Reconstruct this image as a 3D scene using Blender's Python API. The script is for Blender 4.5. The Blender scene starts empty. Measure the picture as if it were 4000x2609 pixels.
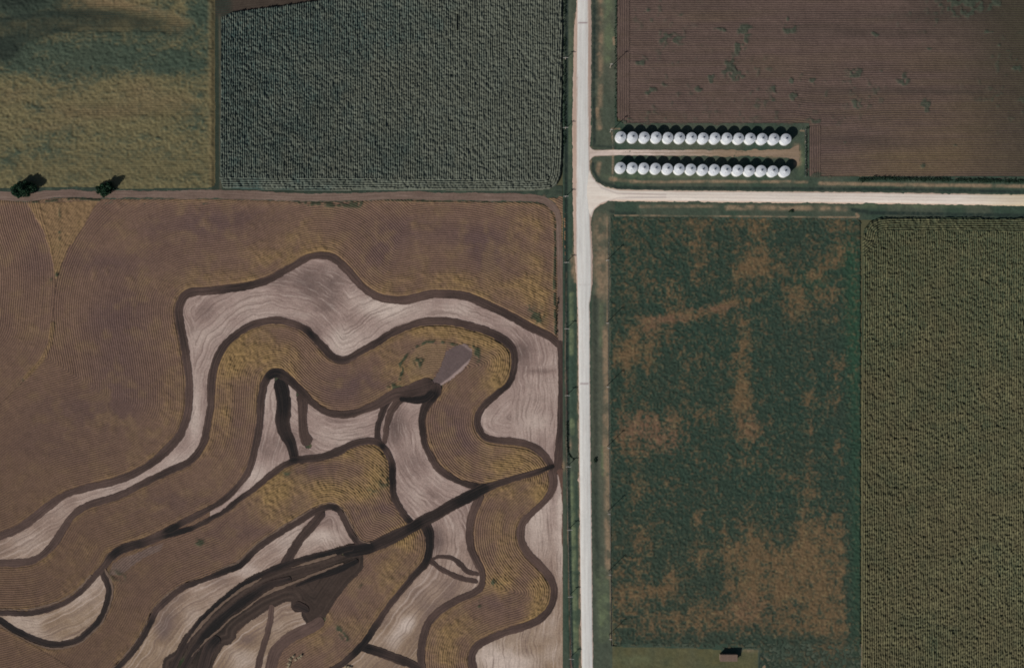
import bpy, bmesh, math, random
import numpy as np
from mathutils import Vector, Matrix

random.seed(7)
RNG = np.random.default_rng(11)
S = bpy.context.scene
COL = S.collection
PI = math.pi
CAM_H = 453.0          # flying height of the aircraft in metres

# ---------------------------------------------------------------- helpers
# the survey grid: 8 units of the grid to a metre, origin at (2000, 1304.5), y pointing south
def wx(p): return (np.asarray(p, float) - 2000.0) / 8.0
def wy(p): return (1304.5 - np.asarray(p, float)) / 8.0

def tag(o, label=None, cat=None, group=None, kind=None):
    if label: o['label'] = label
    if cat: o['category'] = cat
    if group: o['group'] = group
    if kind: o['kind'] = kind
    return o

def empty(name, loc, rz=0.0):
    o = bpy.data.objects.new(name, None)
    o.empty_display_size = 0.5
    COL.objects.link(o)
    o.location = loc
    o.rotation_euler = (0, 0, rz)
    return o

def link(name, me, mat=None, parent=None):
    o = bpy.data.objects.new(name, me)
    COL.objects.link(o)
    if mat: me.materials.append(mat)
    if parent: o.parent = parent
    return o

def copy_tree(o, parent=None):
    c = o.copy()
    COL.objects.link(c)
    c.parent = parent
    for ch in [k for k in bpy.data.objects if k.parent == o]:
        copy_tree(ch, c)
    return c

def np_mesh(name, verts, quads, attrs=None, uv=None, smooth=True):
    me = bpy.data.meshes.new(name)
    n, f = len(verts), len(quads)
    k = quads.shape[1]
    me.vertices.add(n)
    me.vertices.foreach_set('co', np.ascontiguousarray(verts, np.float32).ravel())
    me.loops.add(f * k)
    me.loops.foreach_set('vertex_index', np.ascontiguousarray(quads, np.int32).ravel())
    me.polygons.add(f)
    me.polygons.foreach_set('loop_start', np.arange(0, f * k, k, dtype=np.int32))
    me.polygons.foreach_set('loop_total', np.full(f, k, np.int32))
    me.polygons.foreach_set('use_smooth', np.full(f, smooth))
    me.update(calc_edges=True)
    for a, v in (attrs or {}).items():
        at = me.attributes.new(a, 'FLOAT', 'POINT')
        at.data.foreach_set('value', np.ascontiguousarray(v, np.float32).ravel())
    return me

def grid_mesh(name, X, Y, Z, mask=None, attrs=None, smooth=True):
    """X, Y, Z are (n, m); mask is (n-1, m-1) of cells to keep."""
    n, m = X.shape
    idx = np.arange(n * m).reshape(n, m)
    q = np.stack([idx[:-1, :-1], idx[:-1, 1:], idx[1:, 1:], idx[1:, :-1]], -1)
    q = q[mask] if mask is not None else q.reshape(-1, 4)
    used = np.zeros(n * m, bool)
    used[q.ravel()] = True
    remap = np.cumsum(used) - 1
    v = np.stack([X, Y, Z], -1).reshape(-1, 3)[used]
    q = remap[q]
    a, b, c = v[q[0, 0]], v[q[0, 1]], v[q[0, 2]]
    if np.cross(b - a, c - b)[2] < 0: q = q[:, ::-1]
    at = {k: np.broadcast_to(w, (n, m)).reshape(-1)[used] for k, w in (attrs or {}).items()}
    return np_mesh(name, v, q, at, smooth=smooth)

def hash2(ix, iy, seed):
    h = (ix.astype(np.int64) * 374761393 + iy.astype(np.int64) * 668265263 + seed * 974711) & 0xFFFFFFFF
    h = ((h ^ (h >> 13)) * 1274126177) & 0xFFFFFFFF
    h = (h ^ (h >> 16)) & 0xFFFFFF
    return h / float(0xFFFFFF)

def vnoise(x, y, size, seed=0):
    x = np.asarray(x) / size; y = np.asarray(y) / size
    ix, iy = np.floor(x).astype(np.int64), np.floor(y).astype(np.int64)
    fx, fy = x - ix, y - iy
    fx = fx * fx * (3 - 2 * fx); fy = fy * fy * (3 - 2 * fy)
    a = hash2(ix, iy, seed); b = hash2(ix + 1, iy, seed)
    c = hash2(ix, iy + 1, seed); d = hash2(ix + 1, iy + 1, seed)
    return (a * (1 - fx) + b * fx) * (1 - fy) + (c * (1 - fx) + d * fx) * fy

def fbm(x, y, size, seed=0, octv=3, gain=0.5):
    t, w, s = 0, 0, 1.0
    for k in range(octv):
        t = t + s * vnoise(np.asarray(x) + 37.1 * k, np.asarray(y) - 19.7 * k, size / 2 ** k, seed + k)
        w += s; s *= gain
    return t / w

def sstep(a, b, x):
    t = np.clip((x - a) / (b - a), 0, 1)
    return t * t * (3 - 2 * t)

def in_poly(px, py, poly):
    inside = np.zeros(px.shape, bool)
    n = len(poly)
    for i in range(n):
        x0, y0 = poly[i]; x1, y1 = poly[(i + 1) % n]
        if y0 == y1: continue
        c = (y0 > py) != (y1 > py)
        inside ^= c & (px < (x1 - x0) * (py - y0) / (y1 - y0) + x0)
    return inside

def smooth_line(pts, step=6.0):
    """Catmull-Rom through points of any dimension, resampled at about `step`."""
    P = np.asarray(pts, float)
    Q = np.vstack([2 * P[0] - P[1], P, 2 * P[-1] - P[-2]])
    out = []
    for i in range(1, len(Q) - 2):
        p0, p1, p2, p3 = Q[i - 1], Q[i], Q[i + 1], Q[i + 2]
        n = max(2, int(np.hypot(*(p2 - p1)[:2]) / step))
        t = np.linspace(0, 1, n, endpoint=False)[:, None]
        out.append(0.5 * (2 * p1 + (p2 - p0) * t + (2 * p0 - 5 * p1 + 4 * p2 - p3) * t ** 2 + (3 * p1 - p0 - 3 * p2 + p3) * t ** 3))
    out.append(P[-1:])
    return np.vstack(out)

def dist_lines(px, py, lines):
    """smallest distance (grid units) from points to polylines"""
    sh = px.shape
    x, y = px.ravel().astype(np.float32), py.ravel().astype(np.float32)
    best = np.full(x.shape, 1e12, np.float32)
    for L in lines:
        for (x0, y0), (x1, y1) in zip(L[:-1], L[1:]):
            dx, dy = x1 - x0, y1 - y0
            l2 = dx * dx + dy * dy
            if l2 == 0: continue
            t = np.clip(((x - x0) * dx + (y - y0) * dy) / l2, 0, 1)
            ex = x - (x0 + t * dx); ey = y - (y0 + t * dy)
            np.minimum(best, ex * ex + ey * ey, out=best)
    return np.sqrt(best).reshape(sh)

def edge_dist(px, py, C):
    """distance to the edge of a band whose width changes along it; C is (n, 3)"""
    sh = px.shape
    x, y = px.ravel().astype(np.float32), py.ravel().astype(np.float32)
    best = np.full(x.shape, 1e6, np.float32)
    for (x0, y0, w0), (x1, y1, w1) in zip(C[:-1], C[1:]):
        dx, dy = x1 - x0, y1 - y0
        l2 = dx * dx + dy * dy
        if l2 == 0: continue
        t = np.clip(((x - x0) * dx + (y - y0) * dy) / l2, 0, 1)
        e = np.hypot(x - (x0 + t * dx), y - (y0 + t * dy)) - (w0 + (w1 - w0) * t) / 2
        np.minimum(best, e, out=best)
    return best.reshape(sh)

def lerp_lookup(field, gx0, gy0, step, px, py):
    u = np.clip((px - gx0) / step, 0, field.shape[1] - 1.001)
    v = np.clip((py - gy0) / step, 0, field.shape[0] - 1.001)
    i, j = v.astype(int), u.astype(int)
    a, b = u - j, v - i
    return (field[i, j] * (1 - a) + field[i, j + 1] * a) * (1 - b) + (field[i + 1, j] * (1 - a) + field[i + 1, j + 1] * a) * b

def blobs(px, py, lst, kx=1.0):
    """soft elliptical patches: (cx, cy, rx, ry, amplitude[, angle])"""
    t = np.zeros(px.shape)
    for b in lst:
        cx, cy, rx, ry, am = b[:5]
        an = math.radians(b[5]) if len(b) > 5 else 0
        dx, dy = px - cx, py - cy
        u = (dx * math.cos(an) + dy * math.sin(an)) / (rx * kx)
        v = (-dx * math.sin(an) + dy * math.cos(an)) / (ry * kx)
        t += am * np.exp(-(u * u + v * v) * 1.1)
    return t

def stroke(px, py, line, width, amp=1.0, soft=0.5):
    """soft brush along a line (rx half width)"""
    xs = [p[0] for p in line]; ys = [p[1] for p in line]
    m = width * 2 + 4
    sel = (px > min(xs) - m) & (px < max(xs) + m) & (py > min(ys) - m) & (py < max(ys) + m)
    out = np.zeros(px.shape)
    if sel.any():
        d = dist_lines(px[sel], py[sel], [line])
        out[sel] = amp * (1 - sstep(width * (1 - soft), width * (1 + soft), d))
    return out

# ---------------------------------------------------------------- materials
def srgb(r, g, b):
    f = lambda c: (c / 255 / 12.92) if c / 255 <= .04045 else ((c / 255 + .055) / 1.055) ** 2.4
    return (f(r), f(g), f(b))

GAIN = 1.05     # how bright a white surface lying flat shows in this light
SHADE = {}
def alb(r, g, b, k=1.0):
    """albedo of a flat surface that shows as this colour in the day's light"""
    return tuple(min(.9, c * k / w) for c, w in zip(srgb(r, g, b), (.84, .83, .83))) + (1.0,)

class N:
    def __init__(s, name):
        s.m = bpy.data.materials.new(name); s.m.use_nodes = True
        s.t = s.m.node_tree; s.t.nodes.clear()
        s.out = s.t.nodes.new('ShaderNodeOutputMaterial')
        s.bs = s.t.nodes.new('ShaderNodeBsdfPrincipled')
        s.bs.inputs['Specular IOR Level'].default_value = 0.15
        s.t.links.new(s.bs.outputs[0], s.out.inputs[0])
    def n(s, typ, **kw):
        o = s.t.nodes.new(typ)
        for k, v in kw.items(): setattr(o, k, v)
        return o
    def l(s, a, b): s.t.links.new(a, b)
    def put(s, sock, v):
        if isinstance(v, bpy.types.NodeSocket): s.l(v, sock)
        else: sock.default_value = v
    def math(s, op, a, b=0.0, c=None, clamp=False):
        o = s.n('ShaderNodeMath', operation=op, use_clamp=clamp)
        s.put(o.inputs[0], a); s.put(o.inputs[1], b)
        if c is not None: s.put(o.inputs[2], c)
        return o.outputs[0]
    def mix(s, f, a, b, bt='MIX'):
        o = s.n('ShaderNodeMix', data_type='RGBA', blend_type=bt)
        s.put(o.inputs[0], f); s.put(o.inputs[6], a); s.put(o.inputs[7], b)
        return o.outputs[2]
    def attr(s, name):
        return s.n('ShaderNodeAttribute', attribute_name=name).outputs['Fac']
    def pos(s, scale=(1, 1, 1), rot=0.0):
        g = s.n('ShaderNodeNewGeometry')
        mp = s.n('ShaderNodeMapping')
        mp.inputs['Scale'].default_value = scale
        mp.inputs['Rotation'].default_value = (0, 0, rot)
        s.l(g.outputs['Position'], mp.inputs['Vector'])
        return mp.outputs[0]
    def noise(s, vec, scale, detail=2.0, rough=.55):
        o = s.n('ShaderNodeTexNoise')
        o.inputs['Scale'].default_value = scale
        o.inputs['Detail'].default_value = detail
        o.inputs['Roughness'].default_value = rough
        s.l(vec, o.inputs['Vector'])
        return o.outputs['Fac']

def field_mat(name, base, mixes=(), rows=None, grain=((.9, .22), (.12, .25)), streak=None, rough=.95, bump=0.0, flank=None):
    """base colour, then (attribute, colour) layers, then row lines along the 'row' attribute, then mottling"""
    g = N(name)
    P = g.pos()
    c = base
    first = True
    for a, colr in mixes:
        f = g.attr(a)
        if first:
            rgb = g.n('ShaderNodeRGB'); rgb.outputs[0].default_value = base; c = rgb.outputs[0]; first = False
        c = g.mix(f, c, colr)
    if first:
        rgb = g.n('ShaderNodeRGB'); rgb.outputs[0].default_value = base; c = rgb.outputs[0]
    hgt = None
    if rows:
        period, dark, strength = rows[:3]
        r = g.attr('row')
        w = g.math('ADD', r, g.math('MULTIPLY', g.noise(P, .35, 2), .5))
        sn = g.math('SINE', g.math('MULTIPLY', w, 2 * PI / period))
        line = g.math('MULTIPLY_ADD', sn, .5, .5)
        # wider passes of the drill, so some rows stand out more than others
        ps = g.noise(g_comb(g, g.math('MULTIPLY', r, 1.0), g.math('MULTIPLY', g.attr('along'), .02)), .42, 2)
        f = g.math('MULTIPLY', g.math('MULTIPLY', line, strength), g.math('MULTIPLY_ADD', ps, 1.6, .2), clamp=True)
        f = g.math('MULTIPLY', f, g.attr('rowamt'))
        c = g.mix(f, c, dark)
        hgt = g.math('MULTIPLY', sn, -.5)
    if streak:
        a, amt, colr = streak[:3]
        v = g.noise(g_comb(g, g.attr('row'), g.math('MULTIPLY', g.attr('along'), .05)), a, 3, .65)
        f = g.math('MULTIPLY', g.math('SUBTRACT', v, .50), amt, clamp=True)
        c = g.mix(g.math('MULTIPLY', f, .85), c, colr)
        if len(streak) > 3:
            f = g.math('MULTIPLY', g.math('SUBTRACT', .46, v), amt, clamp=True)
            c = g.mix(g.math('MULTIPLY', f, .8), c, streak[3])
    for sc, am in grain:
        v = g.noise(P, sc, 3, .6)
        k = g.math('MULTIPLY_ADD', g.math('SUBTRACT', v, .5), am * 3.2, 1.0)
        k = g.math('MAXIMUM', k, .3)
        cm = g.n('ShaderNodeCombineColor')
        for i in range(3): g.l(k, cm.inputs[i])
        c = g.mix(1.0, c, cm.outputs[0], 'MULTIPLY')
    g.l(c, g.bs.inputs['Base Color'])
    g.bs.inputs['Roughness'].default_value = rough
    if bump:
        b = g.n('ShaderNodeBump'); b.inputs['Distance'].default_value = bump; b.inputs['Strength'].default_value = 1.0
        h = g.noise(P, 1.6, 4, .7)
        if hgt is not None: h = g.math('ADD', h, hgt)
        g.l(h, b.inputs['Height']); g.l(b.outputs[0], g.bs.inputs['Normal'])
    return g.m

def g_comb(g, x, y):
    o = g.n('ShaderNodeCombineXYZ')
    g.put(o.inputs[0], x); g.put(o.inputs[1], y)
    return o.outputs[0]

def plain_mat(name, colr, rough=.8, metal=0.0, grain=.15, scale=3.0, spec=.2):
    g = N(name)
    v = g.noise(g.n('ShaderNodeTexCoord').outputs['Object'], scale, 3)
    k = g.math('MULTIPLY_ADD', g.math('SUBTRACT', v, .5), grain * 3, 1.0)
    cm = g.n('ShaderNodeCombineColor')
    for i in range(3): g.l(k, cm.inputs[i])
    g.l(g.mix(1.0, colr, cm.outputs[0], 'MULTIPLY'), g.bs.inputs['Base Color'])
    g.bs.inputs['Roughness'].default_value = rough
    g.bs.inputs['Metallic'].default_value = metal
    g.bs.inputs['Specular IOR Level'].default_value = spec
    return g.m

# ---------------------------------------------------------------- traced lines of the tilled bands: (x, y[, width])
R1 = [(-80,2125),(0,2093),(59,2069),(117,2034),(193,1975),(252,1934),(305,1916),(381,1896),(457,1876),(527,1849),(586,1814),(633,1776),(668,1741),(702,1700),(725,1647),(738,1589),(738,1518),(735,1460),(727,1396),(715,1325),(704,1267),(697,1215),(706,1180),(725,1154),(757,1141),(805,1138),(870,1130),(934,1122),(1000,1110),(1064,1087),(1129,1048),(1193,1012),(1238,1000),(1283,1001),(1322,1022),(1361,1061),(1393,1099),(1432,1135),(1477,1161),(1528,1173),(1580,1173),(1631,1163),(1683,1151),(1741,1150),(1799,1154),(1857,1170),(1934,1206),(2005,1241),(2082,1283),(2147,1315),(2188,1352)]
R2 = [(-80,2198),(0,2198),(59,2198),(117,2191),(158,2172),(193,2142),(223,2104),(246,2063),(275,2022),(310,1993),(352,1972),(410,1952),(469,1931),(527,1905),(586,1876),(644,1846),(703,1820),(744,1797),(773,1764),(794,1729),(804,1700),(813,1647),(822,1583),(825,1518),(831,1460),(844,1409),(870,1357),(902,1322),(941,1293),(973,1275),(1000,1264),(1052,1253),(1103,1254),(1155,1267),(1193,1286),(1225,1315),(1258,1351),(1290,1386),(1322,1402),(1354,1402),(1393,1383),(1451,1351),(1515,1312),(1580,1280),(1644,1259),(1696,1254),(1760,1257),(1825,1270),(1889,1289),(1941,1312),(1979,1335),(2005,1370),(2011,1409),(2005,1454),(1986,1499),(1953,1531),(1915,1563),(1883,1595),(1866,1628),(1866,1660),(1880,1692),(1900,1710),(1937,1720),(1995,1726),(2054,1735),(2095,1753),(2124,1776),(2148,1811),(2153,1832)]
R5B = [(2153,1832),(2162,1876),(2154,1917),(2124,1958),(2083,1999),(2048,2034),(2034,2075),(2039,2122),(2066,2163),(2107,2204),(2142,2245),(2162,2286),(2162,2332),(2148,2373),(2113,2414),(2054,2444),(1995,2461),(1937,2482),(1884,2508),(1855,2537),(1843,2573),(1855,2620),(1880,2690)]
R3 = [(-80,2392,22),(0,2393,22),(59,2394,22),(117,2394,22),(176,2382,22),(234,2362,22),(281,2336,22),(328,2298,22),(369,2254,22),(404,2216,26),(434,2175,36),(469,2148,40),(516,2131,34),(562,2116,30),(609,2098,34),(644,2081,36),(685,2057,32),(732,2031,26),(779,2008,24),(820,1987,24),(855,1967,24),(896,1934,24),(931,1899,24),(961,1858,25),(978,1817,26),(990,1770,26),(1003,1710,28),(1015,1640,30),(1019,1570,30),(1029,1512,28),(1045,1475,32),(1071,1458,36),(1097,1462,38),(1129,1485,34),(1161,1516,30),(1193,1547,30),(1225,1577,28),(1271,1605,28),(1322,1618,30),(1374,1615,30),(1425,1599,30),(1477,1576,34),(1536,1541,42),(1601,1532,48),(1653,1514,54),(1684,1502,54),(1694,1528,46),(1672,1570,30),(1655,1612,24),(1648,1652,23),(1652,1690,24),(1660,1735,24),(1679,1776,24),(1709,1823,25),(1750,1858,25),(1796,1882,26),(1843,1896,28),(1885,1907,30)]
R4 = [(1130,1799),(1193,1794),(1252,1788),(1310,1767),(1363,1741),(1410,1726),(1463,1726),(1492,1741),(1515,1776),(1530,1817),(1532,1876),(1536,1934),(1556,1981),(1586,2022),(1618,2055)]
R4L = [(1150,1798,24),(1105,1819,24),(1059,1852,24),(1000,1903,22),(937,1946,20),(879,1993,20),(820,2025,20),(762,2057,22),(703,2077,26),(656,2091,22),(600,2104,16)]
R6 = [(1445,2136),(1410,2127),(1386,2104),(1363,2069),(1345,2028),(1322,1993),(1293,1978),(1258,1984),(1223,1999),(1176,2028),(1117,2063),(1059,2104),(1000,2145),(937,2204),(879,2230),(820,2254),(762,2277),(703,2303),(656,2339),(615,2380),(592,2426),(568,2473),(539,2520),(498,2567),(457,2609),(400,2680)]
R7 = [(398,2225),(410,2252),(422,2274),(428,2309),(419,2350),(404,2391),(381,2432),(346,2467),(305,2497),(258,2514),(205,2517),(158,2506),(105,2482),(53,2456),(0,2426),(-80,2392)]
R8 = [(1655,2040,44),(1668,2065,44),(1677,2098,40),(1676,2150,34),(1660,2200,30),(1621,2245,26),(1586,2286,25),(1545,2332,25),(1509,2379,25),(1468,2438,25),(1427,2502,26),(1386,2549,28),(1328,2596,26),(1270,2630,26),(1180,2690,26)]
R9 = [(1880,1925),(1867,1958),(1843,2010),(1832,2075),(1837,2133),(1855,2180),(1878,2227),(1884,2268),(1873,2297),(1837,2321),(1785,2344),(1732,2373),(1691,2409),(1662,2455),(1647,2514),(1644,2567),(1650,2620),(1665,2690)]
R5 = [(2165,1820,20),(2142,1828,18),(2083,1848,22),(2007,1871,24),(1937,1893,28),(1878,1915,44),(1820,1946,44),(1761,1975,42),(1703,2007,42),(1644,2037,46),(1615,2054,42),(1556,2086,42),(1498,2116,44),(1445,2139,44),(1398,2148,46),(1340,2160,50)]
ARCH = [(1088,1480,52),(1103,1538,56),(1109,1597,56),(1106,1656,56),(1120,1700,50),(1138,1738,40),(1150,1798,32)]
LOOP = [(1170,1540,46),(1182,1570,42),(1182,1638,36),(1186,1690,40),(1198,1726,48),(1205,1740,44)]
FORK1 = [(1526,1556,24),(1502,1592,24),(1489,1626,24),(1476,1665,23),(1474,1700,24),(1478,1735,26)]
FORK2 = [(1570,1556,26),(1547,1581,26),(1526,1613,25),(1513,1652,25),(1505,1700,25),(1500,1735,24)]
LENS1 = [(1672,2190),(1690,2184),(1720,2174),(1767,2180),(1802,2209),(1830,2236),(1873,2245)]
LENS2 = [(1672,2186),(1690,2198),(1714,2217),(1761,2241),(1808,2262),(1867,2273)]
R11 = [(1400,2522,30),(1468,2540,36),(1527,2561,36),(1586,2584,34),(1650,2615,30)]
R12 = [(1262,2415,44),(1230,2440,44),(1180,2465,44),(1117,2500,44),(1076,2545,44),(1053,2620,44),(1040,2690,44)]
VTRACK = [(1062,2360,24),(1047,2461,22),(1020,2549,24),(1003,2620,26),(985,2690,26)]
CROSS = [(1262,1996,34),(1217,2051,34),(1176,2098,34),(1140,2157,36),(1108,2215,40)]
LANE_E = [(2186,1330,30),(2194,1370,32),(2196,1450,34),(2196,1560,34),(2194,1650,34),(2189,1720,34),(2182,1790,36),(2176,1845,34)]
EDGE = [(2186,1830,30),(2200,1880,22),(2205,1950,24),(2207,2100,24),(2208,2250,24),(2212,2400,26),(2217,2520,28),(2222,2620,28),(2226,2690,28)]
FIELDLANE = [(-80,764,34),(0,764,32),(64,769,30),(116,771,26),(193,760,28),(290,756,28),(387,761,28),(500,760,32),(800,760,32),(1000,764,32),(1193,772,28),(1361,771,28),(1515,764,30),(1773,768,30),(2031,773,30),(2110,779,28),(2155,803,28),(2180,842,26),(2184,893,24),(2185,958,24),(2189,1050,28),(2192,1150,30),(2194,1250,32),(2195,1360,32)]
F = lambda pts: [((p[0] / 2.975) + 600, (p[1] / 2.975) + 2100) + tuple(p[2:]) for p in pts]
WATER = F([(60,1800),(100,1514),(110,1420),(160,1370),(260,1310),(330,1170),(420,1060),(560,900),(700,770),(850,640),(1000,520),(1150,430),(1300,365),(1470,300),(1700,230),(1900,180),(2100,120),(2330,52),(2440,90),(2440,330),(2380,430),(2300,490),(2220,590),(2150,680),(2080,780),(2000,910),(1900,1000),(1800,1040),(1720,910),(1710,862),(1640,858),(1595,800),(1590,735),(1500,760),(1440,790),(1340,830),(1200,920),(1050,1020),(960,1100),(965,1160),(900,1230),(820,1250),(760,1350),(700,1460),(660,1560),(600,1800)])
STREAK1 = F([(390,1220,4),(450,1130,7),(600,960,9),(760,810,9),(900,690,8),(1050,580,9),(1200,500,7),(1260,465,4)])
STREAK1B = F([(1600,345,4),(1750,300,8),(1900,255,7),(2130,190,4)])
STREAK2 = F([(440,1380,3),(600,1200,4),(760,1070,3),(900,940,4),(1050,840,7),(1200,720,8),(1330,640,12),(1420,590,15),(1560,545,12),(1700,490,8),(1900,410,7),(2100,330,6),(2210,288,3)])
TOPBLACK = F([(200,1560,26),(290,1380,26),(400,1180,28),(560,960,26),(720,810,26),(880,670,26),(1050,550,24),(1250,430,24),(1470,335,26),(1700,262,22),(1900,212,22),(2120,160,22),(2330,100,22)])
MIDBLACK = F([(330,1560,30),(480,1290,34),(650,1090,36),(850,900,34),(1050,740,34),(1200,640,32),(1350,545,30),(1600,470,24)])
LOWBLACK = F([(560,1560,40),(640,1300,44),(760,1150,36)])
LOWBLACK2 = F([(1650,560,10),(1900,460,22),(2150,370,26),(2380,260,18)])
ROUND = F([(1620,790,30),(1680,800,36),(1750,830,34),(1800,860,30)])
GREY = [(1786,1347),(1823,1344),(1844,1365),(1844,1389),(1833,1417),(1802,1448),(1766,1480),(1729,1500),(1712,1514),(1688,1506),(1690,1484),(1703,1467),(1719,1435),(1732,1402),(1745,1370)]

HOOK_A = [p for p in R3 if p[0] < 1520 and p[1] < 2400]
HOOK_A = HOOK_A[:[i for i, p in enumerate(HOOK_A) if p[0] == 1477][0] + 1] + [(1536,1542,44),(1575,1537,54),(1610,1532,64),(1645,1522,76),(1680,1512,78),(1700,1507,78)]
HOOK_B = [(1702,1496,40),(1700,1524,48),(1684,1552,42),(1668,1578,34),(1655,1610,26),(1648,1640,24)] + R3[[i for i, p in enumerate(R3) if p == (1648,1652,23)][0]:]
HOOK_C = [(1560,1556,16),(1610,1562,24),(1660,1556,28),(1690,1530,28)]
def offset(L, o):
    C = smooth_line(xy(L), 12); T = np.gradient(C, axis=0); T /= np.linalg.norm(T, axis=1, keepdims=True)
    return [tuple(p) for p in C + np.stack([-T[:, 1], T[:, 0]], -1) * o]
def xy(L): return [(p[0], p[1]) for p in L]

BANDS = [  # name, line, default width, darkness 0..1
    ('field_track', FIELDLANE, 30, -1.0),
    ('tilled_strip', VTRACK, 22, .18), ('tilled_strip', R12, 44, .12),
    ('tilled_strip', R1, 31, .38), ('tilled_strip', R2, 29, .42), ('tilled_strip', R5B, 29, .32),
    ('tilled_strip', LANE_E, 32, .42), ('field_track', EDGE, 24, .02),
    ('tilled_strip', LENS1, 19, .3), ('tilled_strip', LENS2, 21, .3), ('tilled_strip', LOOP, 40, .4),
    ('tilled_strip', ARCH, 50, .95), ('tilled_strip', FORK2, 25, .4), ('tilled_strip', FORK1, 24, .8),
    ('tilled_strip', R7, 25, .7), ('tilled_strip', HOOK_A, 25, .5), ('tilled_strip', HOOK_B, 25, .55), ('tilled_strip', HOOK_C, 25, .95), ('tilled_strip', R4L, 22, .65), ('tilled_strip', R4, 27, .6),
    ('tilled_strip', R9, 29, .28), ('tilled_strip', R11, 34, .55), ('tilled_strip', R8, 26, .65),
    ('tilled_strip', CROSS, 35, .6), ('tilled_strip', R6, 25, .55), ('tilled_strip', R5, 40, .8),
    ('tilled_strip', TOPBLACK, 24, .85), ('tilled_strip', LOWBLACK, 40, .9), ('tilled_strip', LOWBLACK2, 20, .9),
    ('tilled_strip', MIDBLACK, 32, .95), ('tilled_strip', ROUND, 34, .85),
    ('bare_streak', offset(R7, -15), 7, -.6), ('bare_streak', offset(R3[:9], -15), 6, -.6), ('bare_streak', offset(R6, 15), 5, -.6),
    ('bare_streak', STREAK1, 8, -.6), ('bare_streak', STREAK1B, 8, -.6), ('bare_streak', STREAK2, 8, -.6),
]

def xy(L): return [(p[0], p[1]) for p in L]
def sm(L, step=10): return [tuple(p[:2]) for p in smooth_line(xy(L), step)]

# ---------------------------------------------------------------- pale (disced) and dark strips between the bands
def cut(L, a, b): return xy(L)[a:b]
P1 = sm(R1) + [(2194,1370),(2196,1560),(2194,1650),(2182,1790),(2153,1832)] + sm(R2)[::-1]
P1B = [(2160,1835),(2200,1860),(2207,2100),(2208,2250),(2212,2400),(2222,2690)] + sm(R5B)[::-1]
i3 = [i for i, p in enumerate(R3) if p[0] == 820][0]
P2 = sm(R3[i3:]) + sm(R5[5:11]) + sm(R4)[::-1] + sm(R4L[:7])
P3 = sm(R6) + sm(TOPBLACK)
P4 = sm(R3[:10]) + sm(R7)
P5 = sm(R5[5:10])[::-1] + sm(R9) + sm(R8)[::-1]
P6 = [(800,2690),(844,2567),(873,2505),(930,2470),(1000,2397),(1060,2365),(1130,2340),(1175,2380),(1250,2420),(1180,2465),(1117,2500),(1076,2545),(1053,2620),(1040,2690)]
PALE = [P1, P1B, P2, P3, P4, P5, P6]
STRIP2 = sm(R2) + sm(R3)[::-1]
STRIP3 = sm(R3[:11]) + sm(R4L)[::-1] + sm(R4) + sm(R5[10:14]) + sm(R6)
STRIP4 = sm(R8) + [(1040,2690)] + sm(R12)[::-1] + [(1320,2330),(1410,2190),(1500,2120)]
STRIP5 = sm(R5B) + sm(R9)[::-1] + [(1880,1910)]

# ================================================================ world, light, camera
W = bpy.data.worlds.new('World'); S.world = W; W.use_nodes = True
nt = W.node_tree; nt.nodes.clear()
sky = nt.nodes.new('ShaderNodeTexSky'); sky.sky_type = 'NISHITA'; sky.sun_disc = False
ELEV, AZ = math.radians(30), math.radians(225)
sky.sun_elevation = ELEV; sky.sun_rotation = AZ
sky.air_density = 1.0; sky.dust_density = 1.0; sky.ozone_density = 1.0
bg = nt.nodes.new('ShaderNodeBackground'); bg.inputs[1].default_value = 0.05
wo = nt.nodes.new('ShaderNodeOutputWorld')
nt.links.new(sky.outputs[0], bg.inputs[0]); nt.links.new(bg.outputs[0], wo.inputs[0])
sun = bpy.data.lights.new('Sun', 'SUN'); sun.energy = 5.0; sun.angle = math.radians(.5); sun.color = (1.0, .96, .9)
so = bpy.data.objects.new('sun', sun); COL.objects.link(so)
d = Vector((math.cos(ELEV) * .715, math.cos(ELEV) * .699, -math.sin(ELEV)))
so.rotation_euler = d.to_track_quat('-Z', 'Y').to_euler(); so.location = (-100, -100, 300)
cam = bpy.data.cameras.new('Camera'); cam.sensor_width = 36; cam.lens = 36 * CAM_H / 500.0
cam.clip_start = 1; cam.clip_end = 20000
co = bpy.data.objects.new('camera', cam); COL.objects.link(co); co.location = (0, 0, CAM_H); co.rotation_euler = (0, 0, 0)
S.camera = co
S.view_settings.view_transform = 'Standard'; S.view_settings.look = 'None'
S.view_settings.exposure = -0.1; S.view_settings.gamma = 1
try: S.cycles.filter_width = 1.75
except Exception: pass
try: S.cycles.max_bounces = 4; S.cycles.diffuse_bounces = 2
except Exception: pass

# ================================================================ ground to the horizon
m = N('far_ground')
v = m.n('ShaderNodeTexVoronoi'); v.distance = 'CHEBYCHEV'; v.inputs['Scale'].default_value = .0028; v.inputs['Randomness'].default_value = .5
m.l(m.pos(), v.inputs['Vector'])
cr = m.n('ShaderNodeValToRGB'); cr.color_ramp.interpolation = 'CONSTANT'
cols = [alb(92,80,58), alb(60,66,50), alb(84,66,60), alb(78,76,56), alb(104,86,62)]
for i, c in enumerate(cols):
    e = cr.color_ramp.elements[i] if i < 2 else cr.color_ramp.elements.new(i / 5)
    e.position = i / 5; e.color = c
sp = m.n('ShaderNodeSeparateColor'); m.l(v.outputs['Color'], sp.inputs[0]); m.l(sp.outputs[0], cr.inputs[0])
k = m.math('MULTIPLY_ADD', m.noise(m.pos(), .05, 5, .6), .8, .6)
cm = m.n('ShaderNodeCombineColor'); [m.l(k, cm.inputs[i]) for i in range(3)]
m.l(m.mix(1.0, cr.outputs[0], cm.outputs[0], 'MULTIPLY'), m.bs.inputs['Base Color']); m.bs.inputs['Roughness'].default_value = .95
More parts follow.
